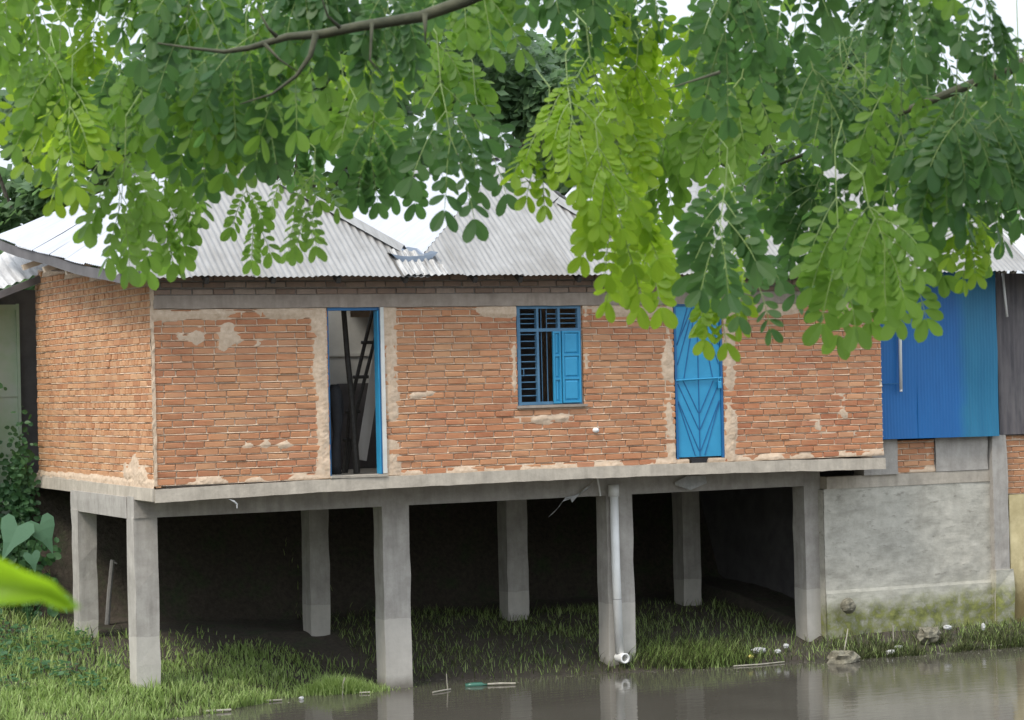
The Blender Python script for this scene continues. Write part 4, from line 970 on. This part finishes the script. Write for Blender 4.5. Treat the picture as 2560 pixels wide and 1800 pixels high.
# scum: leaf flecks and straw bits drifting along the shore
m=MB()
for i in range(900):
    u=rnd(-.6,13); v=VS(u)-abs(random.gauss(0,.28))-.02
    if nz(u*1.1,v*1.6,71)<-.05: continue
    a=rnd(0,6.28); l=rnd(.008,.03); d=Vector((math.cos(a),math.sin(a),0))*l; q=Vector((-d.y,d.x,0))*rnd(.2,.5); p=Vector((u,v,.006))
    m.add([p-d,p-q,p+d,p+q],[(0,1,2,3)],0 if random.random()<.6 else 1)
g=m.build('leaf_litter',[DRYGRASS_SHADE,STRAW]); g.location=O; g.rotation_euler=(0,0,TH); tag(g,'leaf flecks and straw bits drifting on the water along the bank','litter',kind='stuff')
FR=[(-0.895,4.001,4.493,0.136,1,-0.13,3,1.04),(-0.898,3.998,4.614,0.156,1,-0.08,3,0.88),(-1.159,5.227,4.958,0.196,1,-0.1,3,1.05),(-1.134,5.416,4.689,0.151,2,0.08,3,0.91),(-0.978,4.806,4.73,0.159,2,-0.07,3,1.09),(-1.024,5.012,4.909,0.177,0,-0.26,3,1.09),(-0.788,4.065,4.37,0.136,1,0.26,3,1),(-0.978,4.97,4.529,0.154,1,0.38,3,1.05),(-0.845,4.564,4.749,0.184,1,-0.44,3,1.08),(-0.784,4.298,4.748,0.127,1,0.17,3,0.99),(-0.758,4.081,4.344,0.168,1,-0.11,3,0.94),(-0.925,5.137,4.523,0.164,1,0.36,3,1.14),(-0.884,4.833,4.723,0.146,2,0.09,3,1.02),(-0.84,4.693,4.843,0.188,0,0.19,3,1.18),(-0.722,4.459,4.397,0.116,0,0.13,3,0.89),(-0.788,4.653,4.506,0.114,2,-0.35,3,0.85),(-0.815,4.76,4.652,0.134,1,-0.25,3,0.9),(-0.896,5.29,4.849,0.134,1,-0.02,3,1.01),(-0.84,5.06,4.953,0.167,0,-0.48,3,0.91),(-0.64,4.266,4.384,0.17,1,-0.33,3,0.98),(-0.634,4.212,4.522,0.203,0,0.48,3,1.13),(-0.63,4.217,4.553,0.133,1,-0.14,3,1.03),(-0.761,4.87,4.842,0.218,0,-0.05,3,1.18),(-0.617,4.209,4.752,0.13,0,-0.3,3,0.93),(-0.755,5.174,4.45,0.176,1,0.25,3,1.12),(-0.683,5.021,4.548,0.18,0,-0.1,3,1.19),(-0.721,5.029,4.781,0.168,1,0.33,3,0.9),(-0.573,4.083,4.711,0.142,1,0.47,3,0.85),(-0.505,4.195,4.359,0.133,1,-0.21,3,0.94),(-0.523,4.084,4.497,0.181,0,-0.15,3,1.17),(-0.573,4.633,4.73,0.119,1,-0.06,3,0.86),(-0.544,4.563,4.859,0.162,0,0.06,3,1.1),(-0.499,4.248,4.402,0.15,1,0.27,3,0.95),(-0.489,4.521,4.562,0.168,1,0.01,3,1.06),(-0.537,5.127,4.918,0.19,1,-0.24,3,1.18),(-0.412,4.002,4.375,0.157,0,-0.43,3,0.93),(-0.451,4.903,4.635,0.195,0,-0.36,3,1.08),(-0.459,4.761,4.809,0.148,2,0.02,3,1),(-0.417,4.517,4.408,0.141,1,-0.17,3,0.86),(-0.508,5.572,4.611,0.115,2,-0.23,3,0.89),(-0.394,4.491,4.668,0.167,0,0.32,3,1.17),(-0.384,4.881,4.802,0.149,1,-0.44,3,0.88),(-0.294,4.017,4.423,0.206,1,-0.43,3,1.15),(-0.398,5.197,4.585,0.15,1,-0.37,3,0.94),(-0.314,3.971,4.512,0.134,0,-0.19,3,0.92),(-0.319,4.251,4.756,0.137,0,0.23,3,0.86),(-0.305,4.505,4.362,0.155,1,0.33,3,1.02),(-0.323,5.432,4.582,0.167,2,0.14,3,1.1),(-0.269,3.999,4.506,0.152,0,-0.24,3,1.11),(-0.273,4.31,4.748,0.156,0,-0.34,3,1.01),(-0.193,3.901,4.424,0.155,0,-0.03,3,0.98),(-0.198,4.27,4.505,0.115,0,-0.1,3,0.88),(-0.218,4.821,4.854,0.166,1,0.38,3,1.1),(-0.133,4.778,4.457,0.15,1,0.31,3,1.11),(-0.159,5.027,4.672,0.206,1,0.08,3,1.14),(-0.113,3.944,4.538,0.12,0,-0.14,3,0.9),(-0.142,4.777,4.815,0.139,1,-0.01,3,1.09),(-0.088,4.187,4.531,0.174,1,0.48,3,1.11),(-0.088,4.974,4.7,0.141,1,0.14,3,1.07),(-0.087,4.326,4.692,0.138,1,-0.49,3,1.05),(0.006,5.269,4.72,0.183,0,-0.48,3,1.18),(0.012,4.276,4.642,0.129,0,0.45,3,0.92),(-0.04,5.234,4.941,0.142,1,0.32,3,0.9),(0.015,4.531,4.638,0.142,0,-0.36,3,0.96),(0.074,4.951,4.891,0.209,0,-0.38,3,1.14),(0.118,4.499,4.687,0.126,0,-0.45,3,0.95),(0.156,4.79,4.578,0.177,2,0.46,3,0.98),(0.199,5.217,4.707,0.136,1,0.22,3,1.04),(0.175,4.802,4.823,0.174,0,-0.45,3,0.95),(0.233,5.267,4.215,0.137,1,0.16,3,0.94),(0.221,4.808,4.332,0.164,2,-0,3,1.17),(0.262,4.792,4.408,0.117,2,-0.16,3,0.88),(0.243,5.35,4.627,0.158,2,-0.09,3,0.99),(0.201,4.289,4.638,0.187,0,-0.37,3,1.19),(0.233,4.279,4.693,0.145,0,-0.1,3,0.94),(0.301,5.496,4.164,0.13,2,0.09,3,1.02),(0.343,5.098,4.302,0.16,1,-0.25,3,1.19),(0.326,5.218,4.457,0.191,1,0.15,3,1.1),(0.306,4.833,4.516,0.171,2,0.15,3,1.17),(0.292,4.878,4.585,0.141,0,-0.43,3,0.89),(0.295,4.741,4.676,0.132,0,-0.2,3,0.85),(0.303,4.565,4.83,0.173,1,-0.25,3,0.93),(0.367,5.195,4.327,0.137,1,-0.47,3,0.93),(0.41,5.339,4.526,0.191,2,-0.29,3,1.03),(0.424,5.36,4.597,0.15,2,0.45,3,0.95),(0.365,4.451,4.674,0.126,0,0.47,3,0.92),(0.364,5.157,5.001,0.217,0,0.23,3,1.16),(0.358,3.945,4.1,0.162,0,-0.12,3,1.08),(0.483,5.25,4.368,0.163,1,-0.14,3,0.92),(0.391,4.563,4.414,0.136,0,0.42,3,0.98),(0.414,4.475,4.521,0.147,0,0.27,3,1.13),(0.4,4.375,4.7,0.156,1,0.46,3,0.95),(0.392,4.286,4.779,0.155,0,0.26,3,0.85),(0.534,5.554,4.138,0.151,2,-0.25,3,0.99),(0.533,5.024,4.295,0.193,1,0.32,3,1.11),(0.434,4.407,4.332,0.157,1,-0.42,3,1.12),(0.387,3.947,4.449,0.194,0,-0.17,3,1.04),(0.476,4.894,4.731,0.153,0,-0.27,3,1.01),(0.537,5.086,4.936,0.193,0,-0.38,3,1.08),(0.566,5.138,4.304,0.159,1,-0.17,3,1.05),(0.576,5.032,4.426,0.144,1,0.49,3,1.08),(0.527,4.716,4.823,0.211,1,-0.13,3,1.18),(0.62,4.735,4.177,0.16,0,-0.28,3,1.07),(0.576,4.739,4.249,0.138,0,-0.3,3,1.08),(0.556,4.337,4.335,0.148,0,0.3,3,0.92),(0.565,4.67,4.454,0.147,0,-0.41,3,1.07),(0.545,4.331,4.586,0.191,0,-0.19,3,1.18),(0.669,5.295,4.799,0.167,1,-0.3,3,0.98),(0.545,4.493,4.822,0.205,1,-0.09,3,1.14),(0.707,5.174,4.078,0.132,1,0.12,3,0.88),(0.655,4.587,4.317,0.158,0,0.47,3,1.13),(0.656,4.576,4.377,0.131,1,0.43,3,0.87),(0.598,4.156,4.659,0.147,1,-0.1,3,0.93),(0.594,3.958,4.06,0.136,1,0.26,3,1.05),(0.673,4.488,4.346,0.176,0,-0.07,3,1.05),(0.706,4.766,4.48,0.177,0,-0.26,3,1.02),(0.67,4.614,4.733,0.114,0,0.14,3,0.86),(0.688,4.429,4.189,0.212,0,-0.36,3,1.18),(0.689,4.171,4.314,0.221,1,-0.01,3,1.19),(0.823,5.203,4.435,0.151,1,-0.15,3,0.87),(0.849,5.042,4.542,0.164,0,0,3,0.9),(0.698,4.347,4.505,0.118,0,-0.32,3,0.86),(0.69,4.136,4.671,0.179,1,-0.38,3,1.12),(0.763,4.677,4.828,0.141,1,0.38,3,1.05),(0.879,4.97,4.407,0.173,0,-0.32,3,1),(0.866,4.795,4.52,0.2,0,0.09,3,1.19),(0.7,4.109,4.508,0.169,0,-0.07,3,1.07),(0.755,4.397,4.726,0.125,0,-0.14,3,0.89),(0.778,4.089,4.218,0.161,0,-0.26,3,1.18),(0.953,4.995,4.324,0.127,1,-0.24,3,0.99),(0.743,3.962,4.583,0.147,1,-0.09,3,1.04),(0.911,4.671,4.802,0.164,0,-0.36,3,1.18),(0.891,4.333,4.242,0.173,0,-0.45,3,0.96),(1.041,5.082,4.44,0.191,0,-0.03,3,1.11),(0.787,3.954,4.413,0.164,0,0.25,3,0.97),(0.94,4.633,4.738,0.175,1,0.14,3,0.94),(0.893,4.265,4.768,0.172,0,0.24,3,0.93),(1.092,5.171,4.306,0.179,0,0.19,3,1.07),(1.043,4.877,4.452,0.197,1,-0.06,3,1.15),(1.09,5.201,4.762,0.125,0,-0.36,3,0.97),(1.067,4.876,4.874,0.181,0,-0.43,3,1.11),(-0.51,4.674,4.166,0.112,1,0.12,1,0.85),(-0.424,4.707,4.212,0.157,1,0.12,1,0.85),(-0.337,4.175,4.152,0.107,1,-0.09,1,0.8),(-0.112,4.124,4.298,0.203,0,0.1,2,1.15),(-0.058,4.544,4.323,0.182,0,0.1,2,1.1),(-0.238,4.301,4.256,0.133,0,-0.12,2,1),(-0.179,4.63,4.296,0.147,0,-0.09,2,1),(0.07,4.083,4.23,0.121,2,-0.14,2,0.85),(0.103,4.005,4.277,0.135,2,0.06,2,0.9),(0.142,4.026,4.327,0.142,2,0.14,2,0.9),(0.239,4.318,4.062,0.142,2,0.04,2,1.1),(0.192,4.077,4.125,0.174,2,-0.02,2,1),(0.171,4.041,4.144,0.152,2,0.06,2,0.95),(0.15,3.969,4.169,0.12,2,0.11,2,0.9),(0.38,4.301,3.987,0.128,2,-0.1,2,1),(0.404,4.241,4.06,0.168,0,0.08,2,0.9),(0.561,4.103,4.086,0.196,1,-0,2,1.25),(0.683,4.658,4.088,0.204,1,-0.09,2,1.3),(0.696,4.343,4.074,0.172,1,0.1,2,1.2),(0.597,4.761,4.102,0.154,0,-0.06,2,1.1),(0.814,4.235,4.072,0.107,2,-0,2,0.8),(0.927,4.546,4.128,0.14,1,-0.13,2,0.8),(-0.791,4.233,4.317,0.165,2,0.09,2,1),(-0.732,4.046,4.299,0.151,2,-0.03,2,1),(-0.825,4.34,4.387,0.181,2,-0.12,2,1),(-0.656,4.118,4.183,0.158,1,-0.09,2,1.1),(-0.69,4.731,4.21,0.165,1,0,2,1.1),(-0.645,4.719,4.216,0.155,1,-0.08,2,1),(-0.738,4.472,4.236,0.173,1,0.08,2,1),(-0.915,4.552,4.557,0.162,1,-0.05,2,1.1),(0.048,4.209,4.615,0.167,0,0.1,2,1),(0.123,4.619,4.697,0.169,0,-0.1,2,1.1),(0.145,4.641,4.573,0.135,0,0.02,2,1),(-0.613,4.423,4.329,0.156,1,0.12,2,1.1),(-0.544,4.234,4.366,0.187,0,-0.06,2,1.1),(-0.555,4.691,4.371,0.151,0,-0.1,2,1.1),(-0.463,4.273,4.359,0.175,1,-0.05,2,1.1),(-0.414,4.213,4.341,0.153,0,-0.05,2,1.1),(-0.423,4.783,4.371,0.147,0,0.07,2,1.1),(-0.636,4.774,4.448,0.181,0,-0.12,2,1.2),(-0.542,4.789,4.494,0.206,1,0.09,2,1.2),(-0.905,4.404,4.66,0.182,1,-0.09,2,1.1),(-0.531,4.175,4.568,0.151,1,-0.09,2,1),(0.774,4.124,4.26,0.21,0,-0.03,2,1.2),(0.937,4.585,4.266,0.199,0,0,2,1.2),(0.949,4.424,4.264,0.18,0,-0.11,2,1.1),(0.868,4.383,4.318,0.2,0,0.07,2,1.1),(0.775,4.401,4.264,0.19,0,0.02,2,1.1),(0.933,4.395,4.31,0.171,0,-0.08,2,1)]
# ================================================================== the overhanging tree in front
random.seed(23)
tree=thing('overhanging_tree',Vector((2.9,4.2,2.15)),'tree with hanging feathery leaves of rounded leaflets overhanging the pond and the house','tree')
TB=Vector((2.9,4.2,2.15))
def W(*p): return Vector(p)-TB
m=MB(); m.tube([W(2.9,4.2,1.9),W(2.85,4.2,3.0),W(2.7,4.25,4.2),W(2.5,4.3,5.4),W(2.1,4.4,6.6)],[.17,.15,.13,.11,.07],12); m.build('trunk',BARKBIG,tree,True)
def branch(pts,r): m=MB(); m.tube([W(*p) for p in pts],r,8); return m.build('branch',BARK,tree,True)
main=branch([(2.62,4.27,4.55),(1.5,3.9,4.85),(.5,3.72,4.64),(-0.0182, 3.72, 4.396), (-0.0554, 3.72, 4.3786), (-0.1306, 3.72, 4.354), (-0.224, 3.72, 4.3414), (-0.2865, 3.72, 4.3303), (-0.3364, 3.72, 4.3279), (-0.3981, 3.72, 4.3113), (-0.4361, 3.72, 4.3066), (-0.4828, 3.72, 4.3129), (-0.5382, 3.72, 4.3224)],[.07,.05,.026,.0105,.0098,.009,.008,.0072,.006,.0046,.0034,.0022,.0012])
branch([(2.6,4.28,5.0),(1.7,4.8,5.1),(.9,4.9,4.95),(.3,4.95,4.85),(-.5,5.0,4.8),(-1.1,4.9,4.75)],[.06,.045,.03,.02,.013,.008])
branch([(2.75,4.24,3.9),(1.9,4.6,4.6),(1.2,4.65,4.45),(.669,4.65,4.25),(.567,4.65,4.206),(.528,4.65,4.191)],[.06,.035,.016,.0045,.0036,.0025])
branch([(1.7,4.6,4.75),(1.0,4.3,4.65),(.5,4.3,4.6)],[.03,.015,.006])
for pts,r in (([(-0.2897, 3.68, 4.3248), (-0.2992, 3.68, 4.2915), (-0.3213, 3.68, 4.2614), (-0.3593, 3.68, 4.2345), (-0.4084, 3.68, 4.2203)],.0052),([(-0.3696, 3.68, 4.3129), (-0.3459, 3.68, 4.2868), (-0.3095, 3.68, 4.2614)],.003),([(-0.1219, 3.688, 4.354), (-0.1219, 3.68, 4.3066)],.0045),([(-0.2034, 3.688, 4.3422), (-0.2074, 3.68, 4.2836), (-0.1868, 3.68, 4.2583)],.003),([(0.3293, 3.68, 4.2527), (0.2422, 3.68, 4.2274)],.0028),([(-0.3506, 3.688, 4.324), (-0.3625, 3.68, 4.3358), (-0.3799, 3.68, 4.3699)],.004),([(-0.2525, 3.688, 4.335), (-0.2707, 3.68, 4.3525), (-0.2849, 3.641, 4.4015)],.0035)):
    m=MB(); k=len(pts); m.tube([W(*p) for p in pts],[r*(1-.85*i/(k-1)) for i in range(k)],6); m.build('twig',BARK,main,True)
OUT=[(0,.03),(.12,.20),(.32,.38),(.55,.47),(.75,.45),(.90,.30),(1.0,.0)]
def leaflet(mb,p,d,nrm,L,W_,mi):
    d=d.normalized(); s=d.cross(nrm)
    if s.length<1e-4: s=d.orthogonal()
    s.normalize(); k=s.cross(d); cv=rnd(-.12,.05); fo=rnd(.03,.2)
    P=lambda t,w_: p+d*L*t+s*W_*w_+k*(abs(w_)*W_*fo+cv*L*t*t)
    a=[P(t,w_) for t,w_ in OUT]; b=[P(t,-w_) for t,w_ in OUT[1:-1]]; mid=[P(t,0) for t,_ in OUT[1:-1]]
    n=len(OUT); vs=a+b+mid; A=lambda i:i; B=lambda i:n+i-1; Mm=lambda i:n+len(b)+i-1
    fs=[(A(0),Mm(1),A(1)),(A(0),B(1),Mm(1))]
    for i in range(1,n-2):
        fs.append((A(i),Mm(i),Mm(i+1),A(i+1))); fs.append((B(i),B(i+1),Mm(i+1),Mm(i)))
    fs.append((A(n-2),Mm(n-2),A(n-1))); fs.append((B(n-2),A(n-1),Mm(n-2)))
    mb.add(vs,fs,mi)
def pinna(mb,p,d,Ln,nrm,sc):
    """one feather: a thin stalk with opposite leaflets, biggest at the tip, drooping"""
    n=random.choice((5,6,6,7,8)); pts=[]; q=Vector(p); d=d.normalized(); st=Ln/n
    for i in range(n+1):
        pts.append(q.copy()); d=(d+Vector((0,0,-.16))+Vector((rnd(-.05,.05),rnd(-.05,.05),0))).normalized(); q=q+d*st
    mb.tube(pts,[.0008]*(n)+[.0005],4,1,False)
    for i in range(1,n+1):
        t=(pts[i]-pts[i-1]).normalized(); s=t.cross(nrm)
        if s.length<1e-4: s=t.orthogonal()
        s.normalize(); f=.55+.45*(i/n)
        for sg in (-1,1):
            last=(i==n)
            ang=R(rnd(22,34)) if last else R(rnd(48,66))
            dd=t*math.cos(ang)+s*sg*math.sin(ang)+Vector((0,0,-.12))
            L_=.0325*sc*f*rnd(.9,1.12)*(1.16 if last else 1); 
            leaflet(mb,pts[i]+s*sg*.001,dd,(nrm+Vector((rnd(-.45,.45),rnd(-.45,.45),rnd(-.45,.45)))).normalized(),L_,L_*rnd(.5,.62),0)
def frond(mb,x,y,z,Lm,tilt,np_,sc):
    p=W(x,y,z); az=rnd(0,6.28); d=Vector((math.sin(tilt)*1.0,rnd(-.35,.35),-math.cos(tilt)*.55)).normalized()
    nrm=Vector((rnd(-.35,.35),-1+rnd(0,.5),rnd(-.2,.9))).normalized()
    k=np_; seg=Lm*.5/k; ld=Lm*rnd(.5,.9); pts=[p+Vector((rnd(-.04,.04),rnd(.02,.08),ld)),p-d*Lm*.15+Vector((0,0,ld*.4)),p]; q=p.copy()
    for i in range(k): q=q+d*seg; d=(d+Vector((0,0,-.22))).normalized(); pts.append(q.copy())
    mb.tube(pts,[.0008,.0010,.0012]+[.0010]*(len(pts)-4)+[.0007],5,1,False)
    for i in range(2,len(pts)):
        t=(pts[i]-pts[i-1]).normalized(); s=t.cross(nrm).normalized()
        last=i==len(pts)-1
        for sg in (-1,1):
            a=R(rnd(14,26)) if last else R(rnd(38,62))
            dd=t*math.cos(a)+s*sg*math.sin(a)
            n2=(nrm+Vector((rnd(-.5,.5),rnd(-.2,.2),rnd(-.4,.4)))).normalized()
            pinna(mb,pts[i],dd,Lm*rnd(.58,.76)*(1.0 if last else .92),n2,sc)
crowns=[MB(),MB(),MB()]
for (x,y,z,Lm,c,tilt,n,sc) in FR: frond(crowns[c],x,y,z,Lm,tilt,n,sc)
for mb,nm,mt,lb in zip(crowns,('mature_foliage','foliage','young_foliage'),LEAF,('dark green mature leaf feathers','mid green leaf feathers','bright yellow-green young leaf feathers')):
    o=mb.build(nm,[mt,STEM],tree); o['label']=lb
# ---------------------------------------------------------------- blurred lime leaf close to the lens
pl=thing('broad_leaf_plant',Vector((-.42,.92,2.15)),'out-of-focus lime green leaf close to the lens at the lower left','plant')
LB=Vector((-.42,.92,2.15))
m=MB(); top=[(-.32,3.735),(-.25,3.747),(-.1935,3.7346),(-.1847,3.7299),(-.1742,3.7256),(-.170,3.7215),(-.1655,3.7150)]
bot=[(-.32,3.70),(-.25,3.705),(-.1939,3.7171),(-.187,3.7172),(-.1789,3.7180),(-.1715,3.7145),(-.1655,3.7145)]
vs=[];fs=[]
for (a,b) in zip(top,bot):
    for k in range(4):
        t=k/3; vs.append(Vector((a[0]+(b[0]-a[0])*t,.90+.012*math.sin(t*3.1)+.0*a[0],a[1]+(b[1]-a[1])*t))-LB)
for i in range(len(top)-1):
    for k in range(3): x=i*4+k; fs.append((x,x+1,x+5,x+4))
m.add(vs,fs); m.build('leaf',BROADLEAF,pl,True)
m=MB(); m.tube([(0,0,-.1),(.02,-.01,.8),(.06,-.015,1.4),(.105,-.02,1.567)],[.01,.008,.005,.003],8); m.build('stem',STEM,pl,True)

# ---------------------------------------------------------------- unseen trees added behind the camera to block low sky light
random.seed(5)
m=MB()
for k in range(26):
    x=-46+92*k/25+rnd(-1.5,1.5); y=rnd(-13,-7); h=rnd(9,13)
    m.tube([(x,y,1.8),(x+rnd(-.4,.4),y,h*.6),(x,y,h*.9)],[.22,.16,.05],6,1)
    for i in range(300):
        a=rnd(0,6.28); r=2.6*random.random()**.5; z=rnd(2.2,h); p=Vector((x+r*math.cos(a),y+r*.8*math.sin(a),z))
        q=Vector((random.gauss(0,1),random.gauss(0,1),random.gauss(0,1))).normalized(); s_=q.orthogonal().normalized(); l=rnd(.4,.8)
        m.add([p,p+q*l*.5+s_*l*.3,p+q*l,p+q*l*.5-s_*l*.3],[(0,1,2,3)],0)
wd=m.build('sky_block_trees',[BGLEAF,BARKBIG]); tag(wd,kind='stuff')
